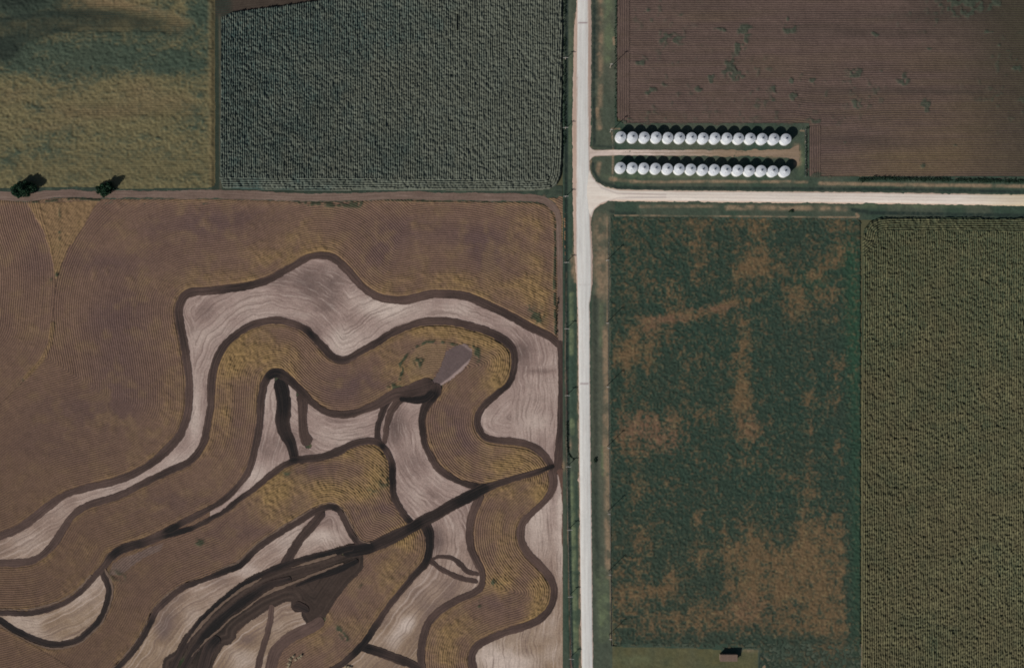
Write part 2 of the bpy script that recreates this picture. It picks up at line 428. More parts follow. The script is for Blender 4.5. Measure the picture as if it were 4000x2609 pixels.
a = np.concatenate([np.linspace(-9000, -500, 12), np.linspace(-400, 400, 17), np.linspace(500, 9000, 12)])
GX, GY = np.meshgrid(a, a)
tag(link('ground', grid_mesh('ground', GX, GY, np.full(GX.shape, -.06)), m.m), kind='structure')

# ================================================================ south-west: the contour-farmed field
step = 3.4
gx = np.arange(-70, 2210, step); gy = np.arange(768, 2690, step)
PX, PY = np.meshgrid(gx, gy)
CX, CY = PX[:-1, :-1] + step / 2, PY[:-1, :-1] + step / 2
X, Y = wx(PX), wy(PY)
# distance fields on a coarser lattice
c = 8.0
cgx = np.arange(-80, 2224, c); cgy = np.arange(756, 2704, c)
QX, QY = np.meshgrid(cgx, cgy)
def dfield(lines): return lerp_lookup(dist_lines(QX, QY, [sm(L, 14) for L in lines]), -80, 756, c, PX, PY)
dR1 = dfield([R1]); dR2 = dfield([R2]); d3 = dfield([R6]); d4 = dfield([R8]); d5 = dfield([R5B])
ARC = [(150,770),(172,860),(200,950),(214,1040),(216,1120),(208,1220),(196,1320),(165,1400),(110,1470),(20,1560),(-80,1640)]
dA = dfield([ARC])
edge = np.full(PX.shape, 1e3)          # signed distance to the nearest band's edge
for nm, L, w, dk in BANDS:
    if nm == 'bare_streak': continue
    C3 = smooth_line([tuple(p) if len(p) > 2 else (p[0], p[1], w) for p in L], 14)
    edge = np.minimum(edge, lerp_lookup(edge_dist(QX, QY, C3), -80, 756, c, PX, PY))
s2, s3, s4, s5 = [in_poly(PX, PY, P) for P in (STRIP2, STRIP3, STRIP4, STRIP5)]
leftarc = in_poly(PX, PY, ARC + [(-80, 768)])
row = np.where(s2, dR2, np.where(s3, d3, np.where(s4, d4, np.where(s5, d5, np.where(leftarc, dA, dR1))))) / 8.0
along = (PX + PY) / 8.0
n1, n2, n3 = fbm(X, Y, 14, 3, 4), fbm(X, Y, 3.0, 9, 3), fbm(X, Y, 45, 21, 3)

gold_b = [(1250,950,160,60,.5),(1060,1010,120,40,.6),(880,1080,140,35,.6),(640,1120,90,60,.5),(1500,1110,90,60,.5),(1750,1090,160,40,.7),(1950,1120,160,60,.8),(2090,1040,70,160,.7),(2120,1200,50,80,.8),(2100,860,90,60,.35),(670,1350,30,140,.5),(650,1600,60,140,.35),(600,1780,90,50,.35),
 (420,1060,140,50,.35),(1080,1380,120,90,1.0),(930,1400,70,90,.9),(880,1560,40,180,.6),(850,1750,60,80,.5),(1900,1340,110,60,1.0),(1700,1300,140,40,.9),(1960,1440,50,80,1.0),(1560,1460,90,60,.6),(1480,1380,70,50,.4),(1900,1490,60,60,.7),(2030,1800,100,50,1.0),(1950,1830,80,40,.7),(1800,1800,70,50,.4),
 (1100,1890,70,70,.9),(1050,1960,60,60,.7),(1470,1830,60,110,1.0),(1400,1780,80,40,.5),(1330,1930,120,60,.9),(1250,1900,80,50,.5),(1100,2020,80,40,.5),(870,2150,100,40,.35),(1600,2110,60,70,.8),(1530,2210,70,70,.7),(1460,2300,60,70,.45),(1350,2440,80,60,.6),(1250,2520,80,60,.4),
 (2110,1920,50,60,.9),(1990,1920,80,40,.6),(1930,2050,60,120,.6),(2000,2200,70,90,.8),(2110,2300,50,90,1.0),(1950,2280,50,50,.7),(2080,2400,70,50,.6),(1850,2440,90,60,.6),(1740,2480,60,80,.8),(1760,2570,70,60,.7),(350,2130,80,40,.4),(450,2040,80,40,.25),(280,2200,80,60,.3)]
purple_b = [(1580,900,220,90,.7),(1850,930,140,60,.4),(1480,1010,90,80,.6),(1900,1010,60,80,.6),(400,1030,190,60,.6),(420,1230,140,120,.6),(440,1430,120,120,.5),(130,1020,90,130,.5),(700,880,200,70,.45),(950,850,160,50,.5),(300,1600,220,70,.5),(200,1750,180,70,.35),(480,1560,120,90,.3),
 (1330,1530,100,70,.7),(1420,1480,90,50,.5),(1760,1640,90,90,.5),(1820,1740,70,60,.6),(930,1700,40,120,.5),(640,1960,180,50,.5),(1200,1830,110,50,.6),(1480,1990,90,60,.6),(1380,2000,50,60,.4),(950,2080,160,40,.4),(800,2170,140,40,.4),(520,2330,140,110,.45),(1480,2260,90,60,.3),(1400,2350,90,60,.5),(1960,2000,70,60,.4),(1930,2340,120,50,.4),(120,2300,140,50,.3)]
gold = blobs(PX, PY, gold_b) + .35 * (1 - sstep(4, 30, edge)) + .9 * (n1 - .5) + .5 * (n2 - .5)
wedge = in_poly(PX + 14 * (n2 - .5), PY, [(105,795),(385,785),(330,880),(270,970),(237,1050),(222,1095),(203,990),(170,900)])
wedge_s = stroke(PX, PY, [(207,1265),(197,1345),(160,1412),(100,1475)], 9, 1.0)
gold = sstep(.0, 1.25, gold) * .9
gold = np.maximum(gold, np.maximum(wedge * .55, wedge_s * .5))
purple = sstep(.0, .8, blobs(PX, PY, purple_b) + .7 * (n3 - .5) + .3 * (n1 - .5)) * (1 - .8 * gold)
ARCWEED = [(1562,1482),(1573,1446),(1562,1422),(1578,1404),(1601,1370),(1635,1349),(1667,1336),(1706,1334),(1745,1339),(1786,1349)]
weeds = blobs(PX, PY, [(1635,1409,16,22,1.2),(1650,1385,14,14,.6),(1859,1360,12,22,1.2),(1868,1395,16,30,.4),(1541,1514,24,14,1.2),(2098,1232,24,28,1.1),(2065,1202,9,9,1),(1935,2270,20,12,1.1),(1990,1350,20,10,.4),(1500,1880,30,30,.4),(1450,1920,30,20,.3),(780,2118,18,12,.9),(1325,2455,18,10,.7,40),(1345,2485,22,12,.9,50),(1120,1850,26,10,.4),(1870,2360,12,12,.7),(1410,2290,9,8,.9),(225,1075,7,14,.7),(208,1265,6,8,.8),(85,1490,14,7,.4,-50),(234,880,6,60,.55),(460,2245,50,25,.35),(200,1090,6,10,.4)])
weeds += stroke(PX, PY, ARCWEED, 5, .8) + stroke(PX, PY, [(1170,790),(1200,800),(1300,802),(1410,795),(1425,785)], 6, 1.0) + .6 * stroke(PX, PY, [(1220,795),(1400,800)], 14, .7)
weeds += stroke(PX, PY, [(2168,850),(2170,960),(2165,1100),(2170,1300)], 5, .8) + stroke(PX, PY, [(130,790),(300,778),(400,782)], 4, .9) + stroke(PX, PY, [(1500,783),(1700,787),(2080,790),(2130,800),(2165,840)], 3.5, .7) + stroke(PX, PY, [(2010,1340),(2016,1400)], 4, .6)
weeds = np.clip(weeds * 2.6 * sstep(.3, .7, fbm(X, Y, 1.6, 66, 2)), 0, 1)
rim = .0
for L in (R7, R4, R3[12:30], R5B, R9):
    rim = np.maximum(rim, 0)
bare = in_poly(PX + 6 * (n2 - .5), PY, [(1640,1345),(1745,1345),(1735,1400),(1715,1440),(1690,1465),(1600,1500),(1590,1440),(1610,1380)]) * .7
rowamt = np.clip(1.15 - 1.0 * gold - weeds * .8 - bare, 0, 1) * (.55 + .9 * fbm(X, Y, 9, 55, 3))
rowamt = rowamt * (1 - .7 * wedge) * (.6 + .8 * fbm(X, Y, 25, 56, 3))
# standing crop: low canopy with clumps, dropping to the ground at the bands
fade = sstep(.0, 9, edge)
Z = .04 + fade * ((.10 + .28 * gold + .3 * weeds) * (.25 + 1.2 * n2) + .55 * gold * (vnoise(X, Y, .95, 77) - .2))
Z += fade * .05 * np.cos(2 * PI * row / 1.05) * rowamt
patch = fbm(X, Y, 6, 88, 3)
pale = np.zeros(CX.shape, bool)
for P in PALE: pale |= in_poly(CX, CY, P)
wat = in_poly(CX + 5 * (vnoise(CX, CY, 12, 4) - .5), CY + 5 * (vnoise(CX, CY, 12, 5) - .5), WATER)
grey = in_poly(CX + 6 * (vnoise(CX, CY, 10, 6) - .5), CY + 6 * (vnoise(CX, CY, 10, 7) - .5), GREY)
eC = .25 * (edge[:-1, :-1] + edge[1:, :-1] + edge[:-1, 1:] + edge[1:, 1:])
hidden = eC < -9
crop = ~pale & ~wat & ~grey & ~hidden
crop &= ~((CY < 776) & (CX < 2180))
ash = in_poly(PX + 10 * (n2 - .5), PY + 10 * (n1 - .5), [(424,2250),(440,2200),(475,2178),(530,2165),(600,2132),(640,2118),(625,2150),(560,2180),(515,2215),(480,2238)]) * (.4 + .9 * n2)
ash = np.maximum(ash, in_poly(PX, PY, [(440,2300),(436,2340),(424,2385),(400,2420),(398,2400),(428,2330),(428,2270),(440,2255)]) * .6)
m_crop = field_mat('contour_crop', alb(110,87,73), [('purple', alb(92,73,69)), ('tan', alb(120,98,74)), ('vignette', alb(95,74,58)), ('gold', alb(126,102,67)), ('ash', alb(108,92,84)), ('weeds', alb(60,63,48))], rows=(1.08, alb(78,60,55), .56), grain=((1.1, .22), (.25, .14)), bump=.12)
tan = sstep(.45, .8, patch) * .6 + bare
me = grid_mesh('contour_crop', X, Y, Z, crop, {'gold': gold, 'purple': purple, 'weeds': weeds, 'ash': np.clip(ash, 0, 1), 'vignette': .8 * sstep(1000, 2500, PY + .3 * (600 - PX)) * sstep(1300, 200, PX), 'tan': np.clip(tan, 0, 1), 'row': row, 'along': along, 'rowamt': rowamt})  # brown towards the south-west corner is lens vignetting painted into the crop
tag(link('contour_crop', me, m_crop), kind='stuff')

# pale disced strips
dall = np.minimum.reduce([dR1, dR2, d3, d4, d5, dfield([R6]), dfield([R3]), dfield([R5, R9])])
inP = [in_poly(PX, PY, P) for P in PALE]
dR3 = dfield([R3]); dM = dfield([MIDBLACK])
rowp = np.select([inP[0], inP[1], inP[2], inP[3], inP[4], inP[5], inP[6]], [np.where(PX < 760, dR1, dR2), PX, np.where(PX > 1495, dfield([R3[-9:]]), dR3), dfield([R6]), dR3, d4, dM], dall) / 8.0
right = sstep(1960, 2040, PX) * sstep(1400, 1460, PY)
rowp = np.where(right > .5, PX / 8.0, rowp)
warm = sstep(1900, 2650, PY) * .85 + sstep(900, 100, PX) * .25  # warmer soil to the south: lens vignetting put into its colour
bright_b = [(1470,1200,110,50,.9,20),(1330,1330,60,70,.7),(1560,1200,90,30,.6),(1800,1215,120,25,.3),(1180,1230,160,16,.35),(760,1640,30,150,.8),(700,1800,60,40,.5),(2060,1640,110,70,.6),(2190,2000,16,250,.7),(2100,2050,50,120,.7),(2000,2580,160,60,.8),(1590,2440,60,30,.9,-50),(1540,2500,40,50,.6),(1640,2300,60,40,.3),(1650,2000,60,60,.3),(1600,1920,60,40,.4,40),(1000,1850,40,60,.4),(1270,2090,60,30,.5),(1130,2110,60,50,.6,-45),(960,2230,80,30,.5),(120,2110,120,40,.3),(1035,1600,12,80,.4),(1330,1700,120,40,.2),(940,2560,60,60,.4)]
dark_b = [(1200,1100,120,60,.45),(1290,1200,70,90,.4),(790,1220,60,50,.4),(2050,1370,70,50,.5),(1550,1680,50,110,.6),(1620,1800,50,50,.3),(1270,2040,60,40,.5),(1700,2110,50,60,.6),(1600,2310,80,40,.6),(1490,2420,60,60,.5),(650,2440,70,50,.7,-40),(740,2330,80,40,.4),(860,2270,60,40,.3),(2120,1450,60,12,.6),(960,2500,50,30,.6),(280,1960,40,30,.4),(1690,1470,20,20,.5)]
pl = .42 + blobs(PX, PY, bright_b) * .65 - blobs(PX, PY, dark_b) * .6 + .7 * (n1 - .5) + .3 * (n3 - .5)
paleh = sstep(.25, 1.05, pl)
paled = sstep(.45, -.1, pl)
m_pale = field_mat('disced_soil', alb(142,121,113), [('warm', alb(126,104,80)), ('light', alb(186,169,158)), ('dim', alb(98,82,77))], streak=(1.0, 4.4, alb(104,86,80), alb(178,160,150)), grain=((1.2, .2), (.3, .13)), bump=.06)
tw = fbm(X, Y, 10, 31, 3)
me = grid_mesh('stubble_soil', X, Y, .07 + .05 * (n2 - .5), pale & ~wat & ~hidden, {'light': paleh * .9, 'dim': paled, 'warm': np.clip(warm, 0, .85), 'row': rowp + 4.0 * tw + .8 * fbm(X, Y, 3, 33, 2), 'along': along * (1 + 0 * tw), 'rowamt': np.ones(PX.shape)})
tag(link('disced_soil', me, m_pale), kind='structure')

# the wet dark drainage and the scraped grey patch
m_dark = field_mat('dark_soil', alb(60,49,44), [('black', alb(30,28,26)), ('green', alb(42,52,34))], streak=(.7, 4.0, alb(36,31,29), alb(84,70,62)), grain=((.9, .22), (.2, .2)), bump=.05)
bl = np.clip(blobs(PX, PY, [(900,2420,260,26,.5,-40),(780,2560,60,50,.6),(1350,2200,90,20,.7,-18),(1220,2330,40,20,.3)]) + .5 * (n1 - .5), 0, 1)
gr = blobs(PX, PY, [(712,2586,26,16,1.2,-30),(748,2556,16,8,.7,-40)]) * (.5 + n2)
dW = dfield([WATER + WATER[:1]])
me = grid_mesh('drainage_soil', X, Y, .10 + .05 * (n2 - .5), wat & ~(eC < -16), {'black': bl, 'green': np.clip(gr, 0, 1), 'row': dW / 8, 'along': along})
tag(link('drainage_soil', me, m_dark), kind='structure')
m_grey = field_mat('scraped_soil', alb(92,78,76), [('light', alb(150,130,124))], streak=(1.4, 1.4, alb(80,68,68)), grain=((1.0, .18), (.3, .15)), bump=.06)
gl = stroke(PX, PY, [(1838,1410),(1800,1445),(1760,1480),(1725,1505)], 7, .9) + stroke(PX, PY, [(1760,1352),(1800,1340),(1845,1370)], 4, .5)
me = grid_mesh('scraped_soil', X, Y, .09 + .05 * (n2 - .5), grey, {'light': np.clip(gl, 0, 1), 'row': (PX + PY * .8) / 10, 'along': PX / 8})
tag(link('scraped_soil', me, m_grey), kind='structure')

# the bands themselves: ribbons with their own ragged edges
def band_mat(name, base, light, dark):
    g = N(name)
    rgb = g.n('ShaderNodeRGB'); rgb.outputs[0].default_value = base
    u = g.attr('across')
    c = g.mix(g.attr('tone'), rgb.outputs[0], dark)
    # drill marks running along the band
    st = g.noise(g_comb(g, g.math('MULTIPLY', u, 1.3), g.math('MULTIPLY', g.attr('run'), .03)), 1.5, 3, .65)
    f = g.math('MULTIPLY', g.math('SUBTRACT', st, .5), 3.0, clamp=True)
    f = g.math('MULTIPLY', f, g.math('MULTIPLY_ADD', g.attr('tone'), -.75, 1.0))
    c = g.mix(f, c, light)
    f2 = g.math('MULTIPLY', g.math('SUBTRACT', .47, st), 3.6, clamp=True)
    c = g.mix(f2, c, dark)
    for sc, am in ((1.0, .2), (.12, .2)):
        k = g.math('MULTIPLY_ADD', g.math('SUBTRACT', g.noise(g.pos(), sc, 3, .6), .5), am * 3, 1.0)
        cm = g.n('ShaderNodeCombineColor'); [g.l(k, cm.inputs[i]) for i in range(3)]
        c = g.mix(1.0, c, cm.outputs[0], 'MULTIPLY')
    g.l(c, g.bs.inputs['Base Color']); g.bs.inputs['Roughness'].default_value = .95
    return g.m
m_band = band_mat('tilled_soil', alb(84,67,61), alb(104,84,76), alb(28,26,26))
m_lane = band_mat('track_soil', alb(108,90,80), alb(138,120,110), alb(84,68,62))
m_edge = band_mat('edge_track_soil', alb(94,71,62), alb(112,88,76), alb(66,50,46))
m_streak = band_mat('bare_streak', alb(104,86,74), alb(132,112,98), alb(74,62,54))

BLACK = [(455,2158,60,24,.6,-20),(540,2122,40,20,.3),(670,2068,40,26,.7,-30),(720,2070,50,20,.4,-30),(1066,1466,30,16,.7),(1640,1550,60,20,.4),(1690,1530,16,30,.3),(1840,1925,70,24,.5,-25),(1880,1905,20,16,.6),(1672,2130,20,70,.5),(1490,1745,26,16,.5),(1536,1850,14,70,.4),(1405,2520,40,30,.5),(590,2430,26,50,.4),(640,2350,40,26,.3),(1215,1300,40,40,.45),(1600,2040,40,24,.4),(1440,2150,50,20,.4),(1146,1797,30,14,.4),(30,2450,70,26,.4,30),(2150,1825,20,14,.5),(1300,1985,40,14,.4),(1380,2110,20,30,.3)]
def ribbon(name, L, w, tone, mat, z):
    pts = [tuple(p) if len(p) > 2 else (p[0], p[1], w) for p in L]
    C = smooth_line(pts, 3.5)
    P = np.stack([wx(C[:, 0]), wy(C[:, 1])], -1); wd = C[:, 2] / 8
    T = np.gradient(P, axis=0); T /= np.maximum(np.linalg.norm(T, axis=1, keepdims=True), 1e-6)
    for _ in range(2): T[1:-1] = (T[:-2] + 2 * T[1:-1] + T[2:]) / 4
    T /= np.maximum(np.linalg.norm(T, axis=1, keepdims=True), 1e-6)
    Nn = np.stack([-T[:, 1], T[:, 0]], -1)
    run = np.concatenate([[0], np.cumsum(np.linalg.norm(np.diff(P, axis=0), axis=1))])
    wfull = wd.copy()
    for q in (run, run[-1] - run):
        wd = wd * np.sqrt(np.clip(1 - np.clip(1 - q / np.maximum(wd * .5, .1), 0, 1) ** 2, .02, 1))
    K = 9
    u = np.linspace(-.5, .5, K)
    jl = .8 * (fbm(P[:, 0], P[:, 1], 1.8, 5, 3) - .5) + 1.1 * (fbm(P[:, 0], P[:, 1], 12, 15, 2) - .5)
    jr = .8 * (fbm(P[:, 0], P[:, 1], 1.8, 6, 3) - .5) + 1.1 * (fbm(P[:, 0], P[:, 1], 12, 16, 2) - .5)
    jl = jl * (wd / wfull) ** 2; jr = jr * (wd / wfull) ** 2
    off = u[None] * wd[:, None] + np.where(u[None] < 0, jl[:, None], jr[:, None]) * (np.abs(u[None]) * 2)
    RX = P[:, :1] + Nn[:, :1] * off; RY = P[:, 1:] + Nn[:, 1:] * off
    t = np.clip(tone + .9 * (fbm(P[:, 0], P[:, 1], 22, 41, 3) - .5), 0, 1)[:, None] * np.ones((1, K))
    t = np.clip(t + blobs(C[:, 0], C[:, 1], BLACK)[:, None], 0, 1)
    rim = np.abs(u[None]) * 2
    t = np.clip(t * (1.12 - .42 * rim ** 4), 0, 1)
    ZZ = np.full(RX.shape, z)
    me = grid_mesh(name, RX, RY, ZZ, None, {'across': off, 'run': run[:, None] * np.ones((1, K)), 'tone': t})
    return tag(link(name, me, mat), kind='structure')

z = .135
for nm, L, w, tone in BANDS:
    if nm == 'bare_streak': mat, tn = m_streak, .1
    elif L is FIELDLANE: mat, tn = m_lane, .15
    elif L is EDGE: mat, tn = m_edge, .3
    else: mat, tn = m_band, tone
    ribbon(nm, L, w, tn, mat, z)
    z += .006

# ================================================================ fields in straight rows
def canopy(px, py, seed): return fbm(px, py, 1.0, seed, 2)

def corn(name, x0, x1, y0, y1, poly, edge_line, head, mat, height, seed, period=1.08, thin=()):
    gx = np.arange(x0, x1, 2.16); gy = np.arange(y0, y1, 2.9)
    PX, PY = np.meshgrid(gx, gy); X, Y = wx(PX), wy(PY)
    cgx = np.arange(x0 - 8, x1 + 16, 8.); cgy = np.arange(y0 - 8, y1 + 16, 8.)
    A, B = np.meshgrid(cgx, cgy)
    d = lerp_lookup(dist_lines(A, B, [edge_line]), x0 - 8, y0 - 8, 8., PX, PY)
    wig = .25 * (fbm(X, Y, 10, seed + 3, 2) - .5)
    row = np.where(d < head, d / 8.0, X + wig)
    prof = .5 + .5 * np.cos(2 * PI * row / period)
    n1 = fbm(X, Y, 1.2, seed, 2); n2 = fbm(X, Y, 5.0, seed + 7, 3); n3 = fbm(X, Y, 30, seed + 9, 3)
    clump = sstep(.45, .75, fbm(X * 1.0, Y * .7, 2.4, seed + 20, 2))
    n0 = vnoise(X * 1.0, Y, .8, seed + 31)
    Z = .1 + height * (.40 + .34 * prof * (.25 + .5 * n1 + .65 * n0) + .22 * (n1 - .5) + .26 * (n0 - .5) + .05 * clump + .10 * (n2 - .5))
    ripe = sstep(.3, .8, .5 * n2 + .5 * n3 + (.25 * sstep(900, 1900, PY) - .12 if seed == 200 else .45 * sstep(950, 2150, PX + .4 * PY) - .12)) 
    mask = in_poly(PX[:-1, :-1] + 1.1, PY[:-1, :-1] + 1.4, poly)
    for (tx0, ty0, tx1, ty1) in thin:
        sel = (PX > tx0) & (PX < tx1) & (PY > ty0) & (PY < ty1); Z[sel] = .1
    # let the outside rows drop to the ground
    inn = np.zeros(PX.shape, bool); inn[:-1, :-1] |= mask
    full = np.zeros((PX.shape[0] + 1, PX.shape[1] + 1), bool); full[1:-1, 1:-1] = mask
    allin = full[:-1, :-1] & full[1:, :-1] & full[:-1, 1:] & full[1:, 1:]
    Z = np.where(allin, Z, .0)
    me = grid_mesh(name, X, Y, Z, mask, {'ripe': ripe, 'top': sstep(.3, 1.0, prof * (.5 + n1))}, smooth=False)  # top: sunlit row crests painted lighter than the shaded gaps
    return tag(link(name, me, mat), kind='stuff')

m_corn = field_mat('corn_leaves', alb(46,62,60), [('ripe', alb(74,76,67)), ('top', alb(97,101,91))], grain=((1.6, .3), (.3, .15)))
polyA = [(866,72),(905,50),(1100,26),(1250,4),(1330,-40),(1400,-80),(2196,-80),(2194,640),(2190,690),(2176,722),(2150,740),(2080,746),(1400,744),(1300,748),(1000,742),(872,736),(860,700)]
edgeA = [(2230,-80),(2196,640),(2192,690),(2178,724),(2152,743),(2080,748),(860,740)]
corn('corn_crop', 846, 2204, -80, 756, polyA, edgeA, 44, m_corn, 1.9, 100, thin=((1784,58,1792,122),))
m_corn2 = field_mat('ripe_corn_leaves', alb(46,54,41), [('ripe', alb(66,61,45)), ('top', alb(93,90,66))], grain=((1.6, .3), (.3, .15)))
polyB = [(3370,930),(3376,895),(3395,868),(3430,852),(3480,849),(4000,852),(4080,854),(4080,2700),(3366,2700),(3366,1600)]
edgeB = [(3300,1000),(3374,930),(3380,895),(3397,870),(3430,853),(3480,850),(4080,854)]
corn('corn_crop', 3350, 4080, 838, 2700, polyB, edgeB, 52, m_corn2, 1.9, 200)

# --- north-west ripening grass crop
gx = np.arange(-80, 850, 3.2); gy = np.arange(-80, 744, 3.2)
PX, PY = np.meshgrid(gx, gy); X, Y = wx(PX), wy(PY)
n0 = vnoise(X * .8, Y, .9, 299); n1, n2, n3 = fbm(X * .7, Y, 1.7, 300, 2), fbm(X * .4, Y, 4, 305, 3), fbm(X, Y, 30, 309, 3)
SW = [(-80,84),(0,77),(206,49),(361,44),(438,52),(567,77),(720,98),(720,108),(567,103),(438,103),(309,103),(247,121),(119,155),(77,186),(31,227),(0,232),(-80,260)]
dS = dist_lines(PX, PY, [SW + SW[:1]])
sw = np.where(in_poly(PX, PY, SW), 1.0, np.exp(-dS / 12.))
sw *= sstep(740, 560, PX)
green = blobs(PX, PY, [(90,10,150,60,1.2),(60,220,90,60,.6),(300,230,180,70,.5),(520,240,200,60,.45),(180,300,160,60,.35),(700,260,120,60,.5),(760,420,50,160,.4),(300,350,80,30,.35),(150,420,60,20,.4),(200,560,160,80,.3),(40,620,80,60,.3),(780,60,60,60,.8),(540,570,180,60,.2),(500,130,200,16,.35),(400,200,80,50,.4)]) + .7 * (n2 - .5) + .6 * (n1 - .5)
green = sstep(-.15, .9, green + .25 * sstep(300, 60, PY) + .3 * sstep(330, 250, PY) * sstep(90, 160, PY) + .5 * (n0 - .5))
brn = np.clip(blobs(PX, PY, [(380,15,120,22,.8),(560,40,120,20,.6,12),(560,350,60,30,.3),(400,440,220,30,.45),(640,400,140,40,.4),(150,500,160,20,.35),(700,100,50,40,.5),(60,370,60,30,.3)]) + .5 * (n3 - .5), 0, 1)
rowamt = np.clip(stroke(PX, PY, [(250,15),(560,70),(700,105)], 34, .9) + stroke(PX, PY, [(250,112),(700,112)], 14, .8) + stroke(PX, PY, [(300,425),(760,425)], 26, .5) + stroke(PX, PY, [(100,640),(800,650)], 50, .3) + .15, 0, 1)
edgeE = sstep(800, 838, PX)
Zh = .2 + .75 * (n1 * .6 + n0 * .55 + n2 * .4) * (1 - .6 * rowamt) * (1 - .4 * np.clip(sw, 0, 1))
full = np.zeros(PX.shape, bool); full[1:-1, 1:-1] = True
polyN = [(-90,-90),(838,-90),(842,100),(845,700),(835,730),(800,737),(480,738),(300,731),(0,735),(-90,735)]
Zh = .06 + (Zh - .06) * sstep(846, 826, PX + 5 * n1)
mk = in_poly(PX[:-1, :-1] + 1.6 + 6 * (vnoise(PX[:-1, :-1], PY[:-1, :-1], 9, 8) - .5), PY[:-1, :-1] + 1.6, polyN)
m_nw = field_mat('ripening_crop', alb(99,91,65), [('green', alb(56,67,56)), ('brn', alb(108,90,67)), ('edge', alb(114,99,70)), ('swathe', alb(38,46,40))], rows=(1.1, alb(60,56,42), .6), grain=((1.3, .25), (.2, .16)))
me = grid_mesh('ripening_crop', X, Y, Zh, mk, {'edge': .7 * sstep(806, 830, PX) * (.3 + n1), 'green': green, 'brn': brn * (1 - green * .6), 'swathe': np.clip(sw * (.75 + .5 * (n2 - .5)) + 1.1 * blobs(PX, PY, [(60,0,160,60,1),(30,200,60,40,.6)]), 0, .95), 'row': Y, 'along': X, 'rowamt': rowamt})
tag(link('ripening_crop', me, m_nw), kind='stuff')

# bare ground under the north-west corner where no crop stands, and the headland lane between the two crops
gx = np.arange(826, 1420, 4.); gy = np.arange(-80, 756, 4.)
PX, PY = np.meshgrid(gx, gy); X, Y = wx(PX), wy(PY)
n2 = fbm(X, Y, 3, 400, 3)
top = sstep(80, 60, PY)
lane = stroke(PX, PY, [(858,60),(862,740)], 4, .7)
me = grid_mesh('headland', X, Y, .06 + .1 * n2, None, {'brown': np.clip(top * sstep(890, 930, PX + 20 * n2), 0, 1), 'light': np.clip(lane * n2 * 1.3, 0, 1), 'row': Y - X * .1, 'along': X, 'rowamt': top})
m_head = field_mat('headland_soil', alb(44,52,44), [('brown', alb(64,56,48)), ('light', alb(92,84,70))], rows=(1.1, alb(56,46,42), .7), grain=((1.0, .25), (.2, .2)))
tag(link('headland', me, m_head), kind='structure')

# --- north-east ploughed field
gx = np.arange(2400, 4080, 3.2); gy = np.arange(-80, 712, 3.2)
PX, PY = np.meshgrid(gx, gy); X, Y = wx(PX), wy(PY)
n1, n2, n3 = fbm(X, Y, 2.0, 500, 3), fbm(X * .12, Y, 3.0, 505, 3), fbm(X, Y, 40, 509, 3)
polyE = [(2407,-90),(4090,-90),(4090,712),(3900,708),(3400,700),(3330,698),(3215,695),(3150,692),(3146,505),(3130,494),(2440,487),(2424,470),(2410,462)]
mk = in_poly(PX[:-1, :-1] + 1.6 + 5 * (vnoise(PX[:-1, :-1], PY[:-1, :-1], 9, 8) - .5), PY[:-1, :-1] + 1.6 + 5 * (vnoise(PX[:-1, :-1], PY[:-1, :-1], 9, 9) - .5), polyE)
vert = (PX < 2458) | ((PX > 3146) & (PX < 3204) & (PY > 492))
kink = .9 * sstep(3080, 3200, PX) * sstep(100, 400, PY) * sstep(3500, 3230, PX)
row = np.where(vert, X, Y + kink + .3 * (fbm(X, Y, 30, 511, 2) - .5))
weed_l = [(3085,100,22,26,1.2),(3335,285,26,14,1.1),(3527,310,18,18,1.2),(3615,412,18,20,1.1),(3338,412,24,16,.9),(3102,376,14,14,1.1),(3022,350,14,14,1.1),(3090,318,10,10,.9),(3173,315,12,8,.8),(3415,135,14,10,.8),(3440,268,12,12,.7),(3615,648,16,10,.9),(2615,160,28,22,1.1),(2540,360,20,14,1.1),(2505,240,22,14,.9),(2868,285,34,22,1.2),(2850,250,14,22,.8),(2775,310,10,22,1.0),(2730,350,14,10,.7),(2660,70,12,20,.6),(2670,160,10,14,.6),(2910,120,24,20,.8),(2880,190,20,26,.7),(2810,120,26,8,.7),(2905,170,14,14,.7),(2600,330,14,10,.6),(2530,45,14,12,.6),(3020,395,8,8,.6),(2850,370,8,6,.6),(3770,25,110,34,.9),(3860,130,16,10,.6),(3970,270,16,14,.7),(3180,470,26,14,.7),(3190,690,30,10,1.1),(3165,680,20,16,.8),(3240,705,10,10,.8),(3630,192,8,5,.8),(2450,475,20,9,.9),(3300,555,8,5,.5),(3620,545,10,6,.5),(3730,570,8,5,.5),(3900,180,10,8,.4),(3940,200,10,6,.5)]
wd = blobs(PX, PY, weed_l, 1.3)
weeds = np.clip(sstep(.2, .8, wd * 2.0 * sstep(.28, .75, fbm(X, Y, 2.2, 520, 2))), 0, 1) * .85
weeds = np.maximum(weeds, .55 * sstep(.62, .8, fbm(X, Y, 3.0, 530, 3)) * sstep(.5, .7, n3))
warm = np.clip(blobs(PX, PY, [(3750,600,260,120,.6),(3480,640,220,70,.5),(3500,430,240,80,.3),(3300,700,200,30,.4),(3000,240,200,60,.15),(3650,250,200,60,.25),(3850,420,150,100,.3),(3120,480,60,16,.5),(2780,60,260,30,.2)]) + .5 * (n2 - .5), 0, 1)
dk = np.clip(blobs(PX, PY, [(3300,130,320,30,.5),(3350,350,340,14,.5),(3300,60,400,16,.3),(2950,110,200,20,.25),(3500,560,260,22,.35),(3300,540,140,20,.5),(3850,30,300,80,.8),(3950,180,120,120,.5),(2700,30,300,20,.25),(3700,360,300,14,.5)]) + .7 * (n2 - .55), 0, 1)
